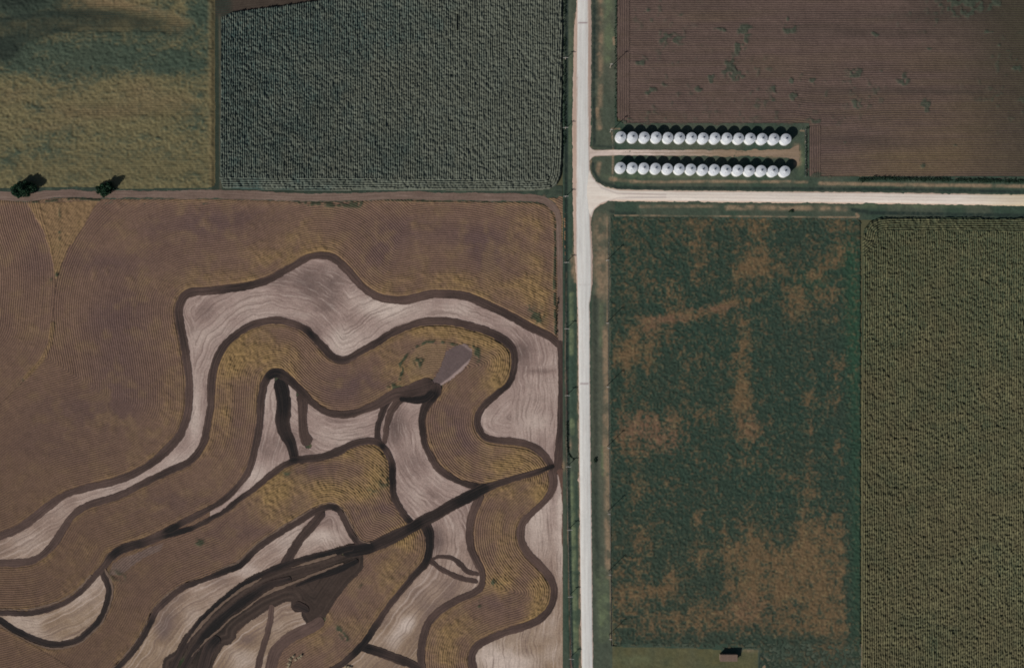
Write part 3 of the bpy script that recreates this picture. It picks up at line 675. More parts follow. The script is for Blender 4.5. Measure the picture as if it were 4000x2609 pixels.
m_plough = field_mat('ploughed_soil', alb(97,80,72), [('warm', alb(104,88,62)), ('dark', alb(66,58,52)), ('olive', alb(60,58,42)), ('weeds', alb(58,68,56))], rows=(1.1, alb(60,50,48), .9), grain=((1.1, .2), (.2, .14)), bump=.1)
rowamt = np.clip(.8 + .5 * (fbm(X, Y, 12, 512, 2) - .5) - weeds * .5, 0, 1)
Zh = .30 + .07 * np.cos(2 * PI * row / 1.1) + .12 * (n1 - .5) + .5 * weeds * fbm(X, Y, 1.2, 540, 2)
me = grid_mesh('ploughed_field', X, Y, Zh, mk, {'olive': .85 * sstep(3450, 4050, PX - .25 * PY + 150 * (n3 - .5)), 'warm': warm, 'dark': dk, 'weeds': weeds, 'row': row, 'along': np.where(vert, Y, X), 'rowamt': rowamt})  # olive to the east: part crop residue, part lens vignetting painted in
tag(link('ploughed_field', me, m_plough), kind='structure')

# --- the big green field with rusty patches
T1 = lambda L: [((b[0] / 1.7242) + 2300, (b[1] / 1.7242) + 700, b[2] / 1.7242, b[3] / 1.7242) + tuple(b[4:]) for b in L]
T2 = lambda L: [((b[0] / 1.5383) + 2300, (b[1] / 1.5383) + 1600, b[2] / 1.5383, b[3] / 1.5383) + tuple(b[4:]) for b in L]
rust = T1([(1080,285,130,50,.8),(750,310,110,40,.6),(1180,320,60,50,.6),(980,250,60,20,.7),(730,440,70,60,.6),(760,600,70,110,.8),(1030,640,60,110,.8),(1130,590,120,110,.8),(1200,580,60,70,.5),(1040,430,80,60,.4),(1170,450,40,60,.5),(1700,300,110,80,.6),(1690,500,120,60,.8),(1590,590,90,34,.9,-30),(1530,650,50,30,.7),
 (420,955,50,25,.8),(540,940,80,25,.8),(660,925,80,25,1.0),(760,900,80,25,1.0,-15),(870,865,80,25,1.0,-15),(980,835,80,25,1.0,-12),(1110,815,90,22,.8),(430,1030,130,90,.8),(310,1180,120,90,.9),(200,1210,80,40,.7),(400,1230,60,80,.6),(590,850,70,110,.6),(200,1100,70,70,.6),(320,740,200,180,.28),(500,700,150,160,.25),
 (900,930,90,60,.5),(1050,1000,40,90,.6),(1035,1200,36,220,1.0),(960,1180,60,60,.5),(900,1300,60,60,.4),(1030,1400,50,120,.7),(1000,1480,130,60,.6),(1430,850,110,90,.7),(1350,760,80,50,.6),(1370,910,50,50,.5),(1670,950,30,30,.8),(1560,750,40,30,.7),(1690,1230,50,60,.7),(1690,1370,40,80,.7),(1630,1490,60,40,.9),(1470,1480,50,50,.8),(1650,770,60,40,.6),(300,1330,60,50,.5),(350,1450,110,80,.35),(620,1400,50,30,.5),(1320,560,80,80,.3),(740,1230,60,50,.3),(690,1490,60,40,.4),(1480,650,60,100,.35),(1480,1000,40,200,.3),(230,320,60,40,.5),(580,370,60,50,.4)])
rust += T2([(320,100,170,100,.9),(220,170,60,50,.6),(450,190,90,80,.6),(260,280,60,60,.7),(490,60,60,60,.6),(650,20,60,30,.6),(740,30,40,40,.5),(900,60,60,80,.7),(980,120,70,70,.7),(920,200,50,80,.7),(950,320,80,60,.7),(650,290,50,50,.5),(1330,130,30,40,.6),(1490,220,34,50,.8),(1330,330,34,80,.6),(1200,400,60,40,.7),(1330,480,60,80,.6),(1520,340,20,80,.6),(1310,700,50,80,.7),(290,480,100,80,.5),(500,420,60,50,.6),(640,650,60,90,.6),(930,640,70,90,.6),(280,720,80,60,.5),(370,760,40,120,.45),(500,560,60,60,.4),
 (1300,830,80,100,.9),(1470,780,80,130,1.0),(1180,900,70,60,.8),(940,830,100,80,.7),(740,850,150,80,.5),(640,890,50,60,.7),(1060,980,180,120,.9),(950,1080,100,150,.9),(1100,1100,120,100,.6),(1300,1000,200,150,.8),(1450,1000,120,200,.9),(1400,1250,180,130,.9),(700,1240,170,80,.9),(950,1230,150,70,.7),(1150,1300,80,60,.7),(340,1090,150,60,.7),(460,1100,60,60,.7),(220,1180,80,80,.6),(520,1020,60,60,.6),(400,1310,200,60,.6),(200,1050,50,120,.6),(1500,1300,60,150,.8),(1020,760,60,70,.6),(500,950,40,90,.5),(260,940,60,80,.4),(520,1250,50,40,.7),(1500,640,50,50,.5)])
gx = np.arange(2366, 3374, 3.1); gy = np.arange(826, 2700, 3.1)
PX, PY = np.meshgrid(gx, gy); X, Y = wx(PX), wy(PY)
n0, n1, n2 = vnoise(X, Y, .85, 600), fbm(X, Y, 2.0, 605, 3), fbm(X * 1.3, Y * .6, 9, 609, 4)
polyG = [(2390,838),(2420,846),(2800,848),(3350,852),(3362,870),(3362,2700),(2966,2700),(2966,2532),(2950,2534),(2830,2534),(2700,2528),(2400,2521),(2391,2300),(2386,2000),(2381,1700),(2379,1300),(2380,1000),(2384,870)]
cx_, cy_ = PX[:-1, :-1] + 1.5, PY[:-1, :-1] + 1.5
mk = in_poly(cx_ + 5 * (vnoise(cx_, cy_, 9, 61) - .5), cy_ + 5 * (vnoise(cx_, cy_, 9, 62) - .5), polyG)
rb = blobs(PX, PY, rust, 1.22) * .92 
rb = rb * sstep(3330, 3290, PX) * sstep(2385, 2400, PX)
strk = fbm(X * 1.0, Y * .04, 3.5, 615, 3)
rs = sstep(.02, 1.25, .78 * np.minimum(rb, 1.2) + .55 * (n2 - .5) + .5 * (strk - .5) + 1.3 * (n1 - .5) + .75 * (n0 - .5) + .0 + .12 * sstep(1300, 850, PY))
rs *= 1 - .8 * blobs(PX, PY, [(3120,2500,200,22,1.0),(2560,2505,160,14,.8)])
lower = sstep(2200, 2560, PY)
olive = np.clip(.5 * (fbm(X, Y, 20, 620, 3) - .3) + .35 * sstep(1700, 2500, PY), 0, 1)
lush = np.clip(blobs(PX, PY, [(3330,1200,40,260,.6),(3340,1500,30,400,.5),(3300,1000,60,60,.4),(3180,1100,80,60,.4),(3345,2200,24,400,.5)]), 0, .8)
red = np.clip(blobs(PX, PY, T1([(540,940,160,30,.9),(870,870,200,30,.8),(430,1000,100,60,.5)]) + T2([(320,110,200,120,.9),(480,200,100,100,.6),(980,100,100,100,.4),(950,1200,150,90,.4)])) + .3 * (n1 - .5), 0, 1) * rs
litt = sstep(.66, .8, fbm(X, Y, 1.5, 640, 2)) * (.35 + .5 * rs)
Zh = .15 + .50 * (n0 * .8 + n1 * .35) * (1 - .2 * rs)
inn = np.zeros((PX.shape[0] + 1, PX.shape[1] + 1), bool); inn[1:-1, 1:-1] = mk
allin = inn[:-1, :-1] & inn[1:, :-1] & inn[:-1, 1:] & inn[1:, 1:]
Zh = np.where(allin, Zh, .1)
m_green = field_mat('hay_crop', alb(41,56,47), [('olive', alb(52,56,46)), ('lush', alb(38,64,48)), ('rust', alb(100,80,57)), ('red', alb(106,80,66)), ('light', alb(112,98,70))], grain=((1.4, .28), (.2, .14)))
me = grid_mesh('hay_crop', X, Y, Zh, mk, {'olive': olive, 'lush': lush, 'rust': rs * .85, 'red': red * .7, 'light': litt * .5})
tag(link('hay_crop', me, m_green), kind='stuff')

# ================================================================ roadside verges and the bin yard: one grassy sheet
def road_x(py):   # left and right edge of the gravel carriageway
    ys = [-80,0,300,560,760,900,1000,1100,1150,1185,1250,1500,1700,2050,2350,2700]
    l = [2255,2255,2253,2252,2251,2252,2252,2255,2256,2257,2259,2261,2263,2266,2269,2274]
    r = [2297,2297,2297,2299,2302,2304,2309,2309,2307,2301,2302,2303,2305,2309,2312,2316]
    return np.interp(py, ys, l), np.interp(py, ys, r)

def verge(name, x0, x1, y0, y1, cut=None):
    gx = np.arange(x0, x1, 3.2); gy = np.arange(y0, y1, 3.2)
    PX, PY = np.meshgrid(gx, gy); X, Y = wx(PX), wy(PY)
    n0, n1, n2 = fbm(X, Y, 1.2, 700, 2), fbm(X, Y, 4, 705, 3), fbm(X, Y * .25, 12, 709, 3)
    st = lambda *a, **k: stroke(PX, PY, *a, **k)
    dark = st([(2214,-80),(2212,780),(2213,1000),(2216,1500),(2224,2000),(2232,2500),(2236,2700)], 6, .9)
    dark += st([(2320,-80),(2318,300),(2322,560)], 6, .8) + .5 * st([(2335,20),(2328,230),(2330,300)], 10)
    dark += st([(2326,1160),(2328,1500),(2330,1760),(2328,2000),(2334,2250)], 9, .5, soft=.9)
    dark += st([(2405,733),(2700,736),(3100,738),(3500,742),(4080,752)], 6, .9, soft=.7)
    dark += st([(2377,880),(2377,1500),(2385,2200),(2392,2520)], 3, .6) + st([(2385,826),(2420,836),(2480,834)], 6, .6)  # dark line by the hay edge, shadow at its north end painted in
    dark += st([(3330,820),(3400,832),(3700,838),(4080,844)], 7, .9) + st([(2315,640),(2318,670),(2345,712),(2400,728)], 6, .8)  # along the east corn: its cast shadow painted on the verge
    dark += st([(2320,570),(2400,578)], 5, .6) + st([(3147,510),(3150,600),(3146,680)], 4, .9) + st([(2975,2535),(2968,2620),(2966,2700)], 7, 1.0)
    dark += st([(480,741),(850,742),(1100,747),(1300,752),(1500,750),(2150,752)], 4, .8)
    dry = st([(2246,60),(2246,800),(2243,1000),(2247,1100)], 5, .7, soft=.9) + st([(2256,1120),(2258,1500),(2262,2050),(2266,2700)], 4, .55)
    dry += st([(2345,-80),(2345,250),(2340,500)], 10, .5, soft=.9) + st([(2333,430),(2345,500)], 8, .7) + st([(2340,205),(2334,215)], 4, .9) + st([(2397,150),(2398,175)], 4, .9)
    dry += st([(2345,860),(2350,1150)], 26, .55, soft=.8) + st([(2362,1280),(2366,1500),(2364,1700),(2370,2000),(2374,2250)], 9, .75, soft=.8) + st([(2371,850),(2372,1400),(2379,1900),(2386,2500)], 2.5, .8)
    dry += st([(2400,705),(2500,712),(2800,710),(3150,712)], 5, .7, soft=.8) + st([(3200,718),(3500,722),(4080,730)], 6, .8, soft=.8) + st([(2310,575),(2308,690)], 3, .6)
    dry += st([(2840,812),(3000,812),(3300,816)], 9, .7, soft=.8) + st([(2400,842),(2800,845),(3350,850)], 2.5, .7) + st([(2500,808),(2800,806)], 6, .4) + st([(3345,838),(3352,846)], 5, .9) + st([(3371,870),(3372,1200),(3366,1600),(3366,2620)], 3, .7)
    dry += st([(2340,640),(2335,680)], 8, .7, soft=.9) + st([(2385,700),(2480,712)], 8, .5) + st([(3000,605),(3110,600),(3115,640),(3110,570)], 12, .9, soft=.9) + st([(2213,1060),(2208,1400),(2214,1800),(2222,2300),(2230,2620)], 2.0, .9)
    dry += st([(2388,505),(2420,505)], 2.5, .8) + st([(3125,512),(3144,514),(3145,560)], 2.5, .8) + st([(2394,580),(2393,680)], 3, .7) + st([(2390,520),(2394,560)], 3, .5)
    dry += blobs(PX, PY, [(2200,1820,8,22,.9),(2225,1740,8,20,.6),(2232,1015,5,16,.7),(2236,1060,6,20,.8),(2990,2600,12,24,1.2),(2930,2540,30,6,.5)])
    lite = st([(2233,1150),(2233,1380)], 8, .8, soft=.8) + st([(2234,1640),(2236,1690)], 9, 1.0) + st([(2232,1850),(2238,2050),(2242,2250),(2248,2450),(2250,2540)], 9, .75, soft=.8)
    lite += st([(2374,0),(2378,140),(2372,230)], 20, .5, soft=.8) + st([(2350,1180),(2350,1350)], 9, .4) + st([(2360,1750),(2360,1850)], 12, .6) + st([(2352,2240),(2358,2480)], 22, .7, soft=.7) + st([(2230,100),(2228,600)], 8, .2, soft=.8)
    lite += blobs(PX, PY, [(2600,690,300,8,.35),(3130,640,14,70,.8),(3500,806,300,9,.45),(2480,2575,80,20,.3)])
    yard = in_poly(PX, PY, [(2392,2524),(2700,2530),(2815,2536),(2820,2552),(2890,2556),(2905,2534),(2960,2536),(2962,2700),(2392,2700)]) * .9
    lawn = in_poly(PX, PY, [(2396,2524),(2700,2531),(2830,2540),(2880,2700),(2396,2700)]) * 1.0
    dry = dry * (.25 + 1.3 * sstep(.25, .65, n1)); lite = lite * (.4 + 1.1 * sstep(.25, .65, n1))
    sel = [np.clip(v * (.4 + 1.1 * n0), 0, 1) for v in (dark, dry, lite)]
    Z = .22 + .16 * n0 + .15 * n1
    ditch = np.maximum(st([(2218,-80),(2216,1000),(2220,1700),(2236,2700)], 8, 1.0, soft=.8), st([(2330,1160),(2330,2100)], 9, .5, soft=.9))
    Z -= .28 * ditch
    olive = np.clip(sstep(.35, .7, n2) * .6 + lawn * .0 + .55 * ((PX > 2310) & (PX < 2400)) , 0, 1)
    mk = None
    if cut is not None: mk = ~cut(PX[:-1, :-1] + 1.6, PY[:-1, :-1] + 1.6)
    me = grid_mesh(name, X, Y, Z, mk, {'dark': sel[0], 'dry': sel[1], 'lite': sel[2], 'olive': olive, 'lawn': np.clip(yard * (.7 + .6 * (n1 - .5)), 0, 1)})
    return tag(link(name, me, m_verge), kind='stuff')

m_verge = field_mat('verge_grass', alb(52,66,55), [('olive', alb(76,78,66)), ('lawn', alb(88,82,54)), ('lite', alb(90,98,74)), ('dry', alb(124,106,86)), ('dark', alb(36,46,42))], grain=((1.6, .26), (.25, .16)))
verge('verge_grass', 2198, 2431, -80, 2700, lambda x, y: ((x > 2408) & (y < 476)) | ((x > 2388) & (y > 850) & (y < 2522)))
verge('verge_grass', 2424, 4080, 476, 862, lambda x, y: ((y < 484) | ((x > 3160) & (y < 690))))
verge('verge_grass', 2424, 3380, 2512, 2700)
# thin strip of grass beside the lane on the west
gx = np.arange(-80, 2200, 4.); gy = np.arange(726, 800, 3.)
PX, PY = np.meshgrid(gx, gy); X, Y = wx(PX), wy(PY)
n0 = fbm(X, Y, 1.6, 760, 3)
me = grid_mesh('lane_grass', X, Y, .05 + .07 * n0, None, {'dark': np.clip(sstep(.3, .6, n0), 0, 1) * .6, 'dry': sstep(.5, .8, n0) * sstep(752, 765, PY), 'lite': 0 * n0, 'olive': 0 * n0 + .3, 'lawn': 0 * n0})
tag(link('lane_grass', me, m_verge), kind='stuff')

# ================================================================ gravel roads
def road_mat(name, core, shoulder, along_y=True, warm=None, rough=1.0):
    g = N(name)
    rgb = g.n('ShaderNodeRGB'); rgb.outputs[0].default_value = shoulder
    P = g.pos((1, .06, 1) if along_y else (.06, 1, 1))
    nz = g.noise(P, 1.3, 4, .65)
    f = g.math('ADD', g.attr('core'), g.math('MULTIPLY', g.math('SUBTRACT', nz, .5), .9), clamp=True)
    c = g.mix(f, rgb.outputs[0], core)
    if warm: c = g.mix(g.attr('warm'), c, warm)
    c = g.mix(g.attr('crack'), c, alb(128,106,108))
    for q, sc, am in ((P, 1.0, .11), (P, .35, .08), (g.pos(), 1.2, .07), (g.pos(), .08, .05)):
        k = g.math('MULTIPLY_ADD', g.math('SUBTRACT', g.noise(q, sc, 3, .6), .5), am * 3 * rough, 1.0)
        cm = g.n('ShaderNodeCombineColor'); [g.l(k, cm.inputs[i]) for i in range(3)]
        c = g.mix(1.0, c, cm.outputs[0], 'MULTIPLY')
    g.l(c, g.bs.inputs['Base Color']); g.bs.inputs['Roughness'].default_value = .9
    return g.m
m_road = road_mat('gravel_road', alb(196,193,188), alb(164,140,126))
ys = np.arange(-80, 2700, 4.)
l, r = road_x(ys)
shl = np.interp(ys, [-80,0,60,110,500,800,1000,1100,1250,2700], [2,2,5,12,17,14,9,3,2,2])
shr = np.interp(ys, [-80,0,300,500,560,640,900,1100,1150,1250,2700], [13,13,12,11,6,4,7,6,2,2,2])
nl = 2.2 * (vnoise(ys, ys * 0, 14, 1) - .5) + 2 * (vnoise(ys, ys * 0, 5, 3) - .5); nr = 2.2 * (vnoise(ys, ys * 0, 13, 2) - .5) + 2 * (vnoise(ys, ys * 0, 5, 4) - .5)
bump = 6 * np.exp(-((ys - 1873) / 7.) ** 2)
K = np.array([0, .05, .1, .16, .22, .3, .4, .5, .6, .7, .78, .84, .9, .95, 1.])
PXr = (l - shl + nl - bump)[:, None] + ((r + shr + nr) - (l - shl + nl - bump))[:, None] * K[None]
PYr = ys[:, None] * np.ones((1, len(K)))
core = sstep(-1.5, 3.0, np.minimum(PXr - l[:, None], r[:, None] - PXr))
crk = np.zeros(PXr.shape)
for y0, a in ((92, .9), (1113, .2), (1498, .8)): crk = np.maximum(crk, a * np.exp(-((PYr - y0) / 3.2) ** 2) * sstep(3, 6, np.minimum(PXr - l[:, None], r[:, None] - PXr)))
crk = np.maximum(crk, .22 * (np.exp(-((K[None] - .36) / .05) ** 2) + np.exp(-((K[None] - .66) / .05) ** 2)) * (.3 + fbm(PXr * 0 + .5, PYr / 8, 14, 77, 3)))
Zr = .40 + .22 * np.sin(PI * K)[None] ** .6 + 0 * PXr
me = grid_mesh('gravel_road', wx(PXr), wy(PYr), Zr, None, {'core': core, 'crack': crk, 'warm': 0 * core})
tag(link('gravel_road', me, m_road), kind='structure')

m_road2 = road_mat('side_road_gravel', alb(208,197,186), alb(178,152,134), False, alb(188,172,140))
xs = np.arange(2280, 4080, 4.)
top = np.interp(xs, [2280,2300,2306,2315,2335,2370,2420,2600,3000,3400,4080], [600,640,668,690,712,731,741,744,748,752,762])
bot = np.interp(xs, [2280,2300,2308,2320,2345,2370,2400,2600,3000,3400,4080], [900,880,858,822,800,791,787,789,793,797,807])
K = np.linspace(0, 1, 33)
nt_ = 2.4 * (vnoise(xs, xs * 0, 14, 21) - .5) + 2 * (vnoise(xs, xs * 0, 5, 23) - .5); nb_ = 2.4 * (vnoise(xs, xs * 0, 13, 22) - .5) + 2 * (vnoise(xs, xs * 0, 5, 24) - .5)
PYr = (top + nt_)[:, None] + (bot - top + nb_ - nt_)[:, None] * K[None]
PXr = xs[:, None] * np.ones((1, len(K)))
core = sstep(0, 9, np.minimum(PYr - top[:, None], bot[:, None] - PYr)) * .92 + .0
trk = .3 * stroke(PXr, PYr, [(2296,640),(2318,700),(2350,735),(2410,757),(2600,762)], 3, 1, .8) + .3 * stroke(PXr, PYr, [(2296,870),(2318,822),(2350,795),(2410,775),(2600,772)], 3, 1, .8)
trk += .22 * (np.exp(-((K[None] - .36) / .06) ** 2) + np.exp(-((K[None] - .62) / .06) ** 2)) * sstep(2400, 2460, PXr) * (.3 + fbm(PXr / 8, PYr * 0, 12, 78, 3))
me = grid_mesh('side_road', wx(PXr), wy(PYr), .36 + .2 * np.sin(PI * K)[None] ** .6 + 0 * PXr, None, {'core': core, 'crack': np.clip(trk, 0, .5), 'warm': sstep(3700, 4050, PXr) * .7})
tag(link('side_road', me, m_road2), kind='structure')

m_drive = road_mat('driveway_gravel', alb(190,172,162), alb(104,90,72), False, alb(140,118,100), 2.0)
xs = np.arange(2288, 3122, 4.)
top = np.interp(xs, [2288,2304,2312,2322,2400,2600,2800,3000,3080,3122], [556,572,582,587,586,586,588,587,583,566])
bot = np.interp(xs, [2288,2304,2312,2322,2400,2600,2800,3000,3080,3122], [650,630,618,612,609,610,611,614,618,636])
K = np.linspace(0, 1, 11)
nt_ = (6 + 8 * sstep(2600, 2900, xs)) * (fbm(xs, xs * 0, 22, 31) - .5); nb_ = (6 + 8 * sstep(2600, 2900, xs)) * (fbm(xs, xs * 0, 21, 32) - .5)
PYr = (top + nt_)[:, None] + (bot - top + nb_ - nt_)[:, None] * K[None]; PXr = xs[:, None] * np.ones((1, len(K)))
fadeE = sstep(2950, 2420, PXr)
core = (sstep(-1, 4, np.minimum(PYr - top[:, None], bot[:, None] - PYr)) * (.25 + .75 * fadeE)) * (1 - .55 * np.exp(-((K[None] - .52) / .13) ** 2) * sstep(2380, 2500, PXr))
core = np.clip(core * (.7 + .6 * fbm(wx(PXr) * .5, wy(PYr), 1.6, 35, 2)) - .35 * sstep(2600, 2900, PXr), 0, 1)
me = grid_mesh('driveway', wx(PXr), wy(PYr), .46 + 0 * PXr, None, {'core': core, 'crack': 0 * core, 'warm': sstep(2500, 2800, PXr) * .5})
tag(link('driveway', me, m_drive), kind='structure')

# ================================================================ grain bins
m_wall = plain_mat('galvanised_wall', (.62, .64, .65, 1), .5, .0, .08, 1, .3)
m_roofm = N('galvanised_roof')       # weathered sheet: every bin a little different
kk = m_roofm.math('MULTIPLY_ADD', m_roofm.noise(m_roofm.pos(), .9, 4, .65), .30, .80)
kk = m_roofm.math('MULTIPLY', kk, m_roofm.math('MULTIPLY_ADD', m_roofm.noise(m_roofm.pos(), .17, 1), .35, .85))
cm = m_roofm.n('ShaderNodeCombineColor'); [m_roofm.l(kk, cm.inputs[i]) for i in range(3)]
m_roofm.l(m_roofm.mix(1.0, (.56, .585, .615, 1), cm.outputs[0], 'MULTIPLY'), m_roofm.bs.inputs['Base Color'])
m_roofm.bs.inputs['Roughness'].default_value = .5
m_roofm = m_roofm.m
m_cap = plain_mat('vent_metal', (.20, .20, .23, 1), .5, .3, .1, 4)
m_door = plain_mat('door_metal', (.56, .57, .60, 1), .5, .2, .1, 4)
m_conc = plain_mat('concrete', (.38, .36, .33, 1), .9, 0, .15, 2)

def bm_obj(name, bm, mat, parent=None, smooth=False):
    me = bpy.data.meshes.new(name); bm.normal_update(); bm.to_mesh(me); bm.free()
    if smooth:
        for p in me.polygons: p.use_smooth = True
    return link(name, me, mat, parent)

def box(bm, c, s, rot=None):
    M = Matrix.Translation(Vector(c)) @ (rot.to_4x4() if rot else Matrix.Identity(4)) @ Matrix.Diagonal((s[0], s[1], s[2], 1))
    return bmesh.ops.create_cube(bm, size=1, matrix=M)

def lathe(bm, prof, seg=40, wob=None):
    rings = []
    for r, zz in prof:
        if r <= 1e-5: rings.append([bm.verts.new((0, 0, zz))])
        else: rings.append([bm.verts.new((r * math.cos(2 * PI * k / seg), r * math.sin(2 * PI * k / seg), zz)) for k in range(seg)])
    for A, B in zip(rings[:-1], rings[1:]):
        for k in range(seg):
            q = [A[k % len(A)], A[(k + 1) % len(A)], B[(k + 1) % len(B)], B[k % len(B)]]
            u = []
            [u.append(v) for v in q if v not in u]
            if len(u) > 2: bm.faces.new(u)

BR, BH, BA = 2.50, 3.6, 4.3      # radius, eave height and apex height
def make_bin():
    root = empty('grain_bin', (0, 0, 0))
    bm = bmesh.new(); lathe(bm, [(BR + .15, 0), (BR + .15, .12), (BR - .1, .13)], 40); bm_obj('foundation', bm, m_conc, root)
    bm = bmesh.new()                       # corrugated sheet wall
    prof = [(BR + (.02 if i % 2 else -.02), .1 + (BH - .1) * i / 36) for i in range(37)]
    lathe(bm, prof, 48); w = bm_obj('wall', bm, m_wall, root, True)
    bm = bmesh.new()                       # conical roof of lapped sheets with raised seams
    lathe(bm, [(BR + .09, BH - .05), (BR + .10, BH), (.30, BA - .03), (.28, BA)], 48)
    for k in range(24):
        a = 2 * PI * k / 24
        e = Vector((math.cos(a) * (BR + .08), math.sin(a) * (BR + .08), BH + .02)); t = Vector((math.cos(a) * .32, math.sin(a) * .32, BA - .02))
        dv = t - e
        box(bm, (e + t) / 2, (dv.length, .04, .03), dv.to_track_quat('X', 'Z').to_matrix())
    rf = bm_obj('roof', bm, m_roofm, root)
    bm = bmesh.new(); lathe(bm, [(.28, BA - .02), (.28, BA + .18), (.36, BA + .18), (.34, BA + .26), (0, BA + .36)], 20); bm_obj('vent_cap', bm, m_cap, rf, True)
    bm = bmesh.new()                       # inspection hatch on the slope
    sl = math.atan2(BA - BH, BR); rr = 1.55; zz = BH + (BR - rr) * math.tan(sl)
    R = Matrix.Rotation(math.radians(60), 3, 'Z') @ Matrix.Rotation(sl, 3, 'Y')
    box(bm, Vector((rr * math.cos(math.radians(60)), rr * math.sin(math.radians(60)), zz + .06)), (.55, .55, .1), R); bm_obj('roof_hatch', bm, m_door, rf)
    dr = None
    bm = bmesh.new(); box(bm, (0, -BR - .02, 1.05), (.8, .1, 1.7)); bmesh.ops.bevel(bm, geom=bm.edges[:], offset=.02, segments=1); dr = bm_obj('door', bm, m_door, root)
    bm = bmesh.new(); box(bm, (.28, -BR - .09, 1.05), (.05, .05, .2)); bm_obj('handle', bm, m_cap, dr)
    bm = bmesh.new()
    for s in (-.2, .2): box(bm, (BR + .14, s, 1.9), (.04, .04, 3.0))
    for k in range(9): box(bm, (BR + .14, 0, .55 + k * .33), (.03, .4, .03))
    bm_obj('ladder', bm, m_door, root)
    return root
ORD = ['first', 'second', 'third', 'fourth', 'fifth', 'sixth', 'seventh', 'eighth', 'ninth', 'tenth', 'eleventh', 'twelfth', 'thirteenth', 'fourteenth', 'last']
proto = make_bin()
GZ = .30
first = True
for rowi, (a, b, nm, beside) in enumerate((((2425.6, 535.5), (3070, 543.5), 'north', 'with its shadow on the ploughed field'), ((2424, 655), (3066, 670), 'south', 'between the driveway and the side road'))):
    for k in range(15):
        t = k / 14
        px, py = a[0] + (b[0] - a[0]) * t, a[1] + (b[1] - a[1]) * t
        px += random.uniform(-.5, .5); py += random.uniform(-.6, .6)
        f = (CAM_H - BH - GZ) / CAM_H
        o = proto if first else copy_tree(proto)
        first = False
        o.location = (float(wx(px)) * f, float(wy(py)) * f, GZ)
        o.rotation_euler = (0, 0, random.uniform(-.12, .12) + (PI if rowi else 0))
        which = ORD[k] + ' from the road' if k < 14 else 'farthest from the road, at the east end'
        tag(o, f'white round grain bin, {which} in the {nm} row', 'grain bin', 'white grain bins in two rows beside the road')

# ================================================================ trees by the lane
m_leaf = N('tree_leaves')
ng = m_leaf.noise(m_leaf.n('ShaderNodeTexCoord').outputs['Object'], .8, 2)
rgb = m_leaf.n('ShaderNodeValToRGB'); rgb.color_ramp.elements[0].color = (.006, .020, .012, 1); rgb.color_ramp.elements[1].color = (.022, .065, .030, 1)
rgb.color_ramp.elements[0].position = .35; rgb.color_ramp.elements[1].position = .65
m_leaf.l(ng, rgb.inputs[0]); m_leaf.l(rgb.outputs[0], m_leaf.bs.inputs['Base Color']); m_leaf.bs.inputs['Roughness'].default_value = .6
m_leaf = m_leaf.m
m_bark = plain_mat('bark', (.07, .055, .045, 1), .9, 0, .3, 3)
def leaves(bm, centres, n, size, rnd):
    for c, r in centres:
        for _ in range(int(n)):
            v = Vector((rnd.gauss(0, 1), rnd.gauss(0, 1), rnd.gauss(0, 1))).normalized() * (r * rnd.random() ** .45)
            p = Vector(c) + Vector((v.x, v.y, v.z * .8))
            if p.z < .25: p.z = .25 + rnd.random() * .3
            q = Vector((rnd.gauss(0, 1), rnd.gauss(0, 1), rnd.gauss(0, .8) + .6)).normalized()
            t = q.orthogonal().normalized(); b = q.cross(t); s = size * rnd.uniform(.6, 1.4)
            bm.faces.new([bm.verts.new(p + t * s), bm.verts.new(p + b * s * .6), bm.verts.new(p - t * s), bm.verts.new(p - b * s * .6)])
def limb(bm, a, b, r0, r1, seg=8):
    a, b = Vector(a), Vector(b); d_ = (b - a); q = d_.to_track_quat('Z', 'Y').to_matrix()
    A = [bm.verts.new(a + q @ Vector((r0 * math.cos(2 * PI * k / seg), r0 * math.sin(2 * PI * k / seg), 0))) for k in range(seg)]
    B = [bm.verts.new(b + q @ Vector((r1 * math.cos(2 * PI * k / seg), r1 * math.sin(2 * PI * k / seg), 0))) for k in range(seg)]
    for k in range(seg): bm.faces.new([A[k], A[(k + 1) % seg], B[(k + 1) % seg], B[k]])
    bm.faces.new(B)
def tree(px, py, clumps, hgt, label, seed, n=800):
    rnd = random.Random(seed)
    root = empty('tree', (float(wx(px)), float(wy(py)), .08))
    bm = bmesh.new(); limb(bm, (0, 0, -.1), (.1, .05, hgt * .4), .32, .22)
    for c, r in clumps: limb(bm, (.1, .05, hgt * .34), Vector(c) * .9, .16, .05, 6)
    bm_obj('trunk', bm, m_bark, root)
    bm = bmesh.new(); cl = []
    for c, r in clumps:
        cl.append((c, r))
        for _ in range(7):
            v = Vector((rnd.gauss(0, 1), rnd.gauss(0, 1), rnd.gauss(0, .8))).normalized() * r * rnd.uniform(.7, 1.1)
            cl.append((Vector(c) + v, r * rnd.uniform(.25, .5)))
    for c, r in cl: leaves(bm, [(c, r)], n * (r / 2.0) ** 2 + 20, .24, rnd)
    bm_obj('crown', bm, m_leaf, root)
    return tag(root, label, 'tree', 'trees beside the field lane')
tree(104, 744, [((-4.2, -.4, 2.4), 2.4), ((-2.0, .3, 3.0), 2.8), ((.6, .4, 3.3), 2.8), ((3.2, .6, 2.9), 2.4), ((-3.0, -1.8, 2.0), 2.0), ((.4, -1.7, 2.4), 2.2), ((4.6, 1.2, 3.0), 1.6), ((1.6, 1.6, 2.0), 2.2), ((-1.6, 1.4, 2.0), 2.2)], 5.0, 'larger of two dark bushy trees on the north side of the field lane', 3)
tree(418, 745, [((-1.6, .2, 2.4), 2.1), ((.8, .6, 3.0), 2.5), ((2.0, 1.2, 2.8), 2.0), ((1.2, 1.8, 1.8), 1.8), ((-3.0, .5, 2.0), 1.4), ((-.6, -1.8, 2.2), 1.8), ((1.2, -1.0, 2.6), 1.6)], 5.2, 'smaller thinner dark tree leaning over the field lane, east of the larger tree', 5, 600)

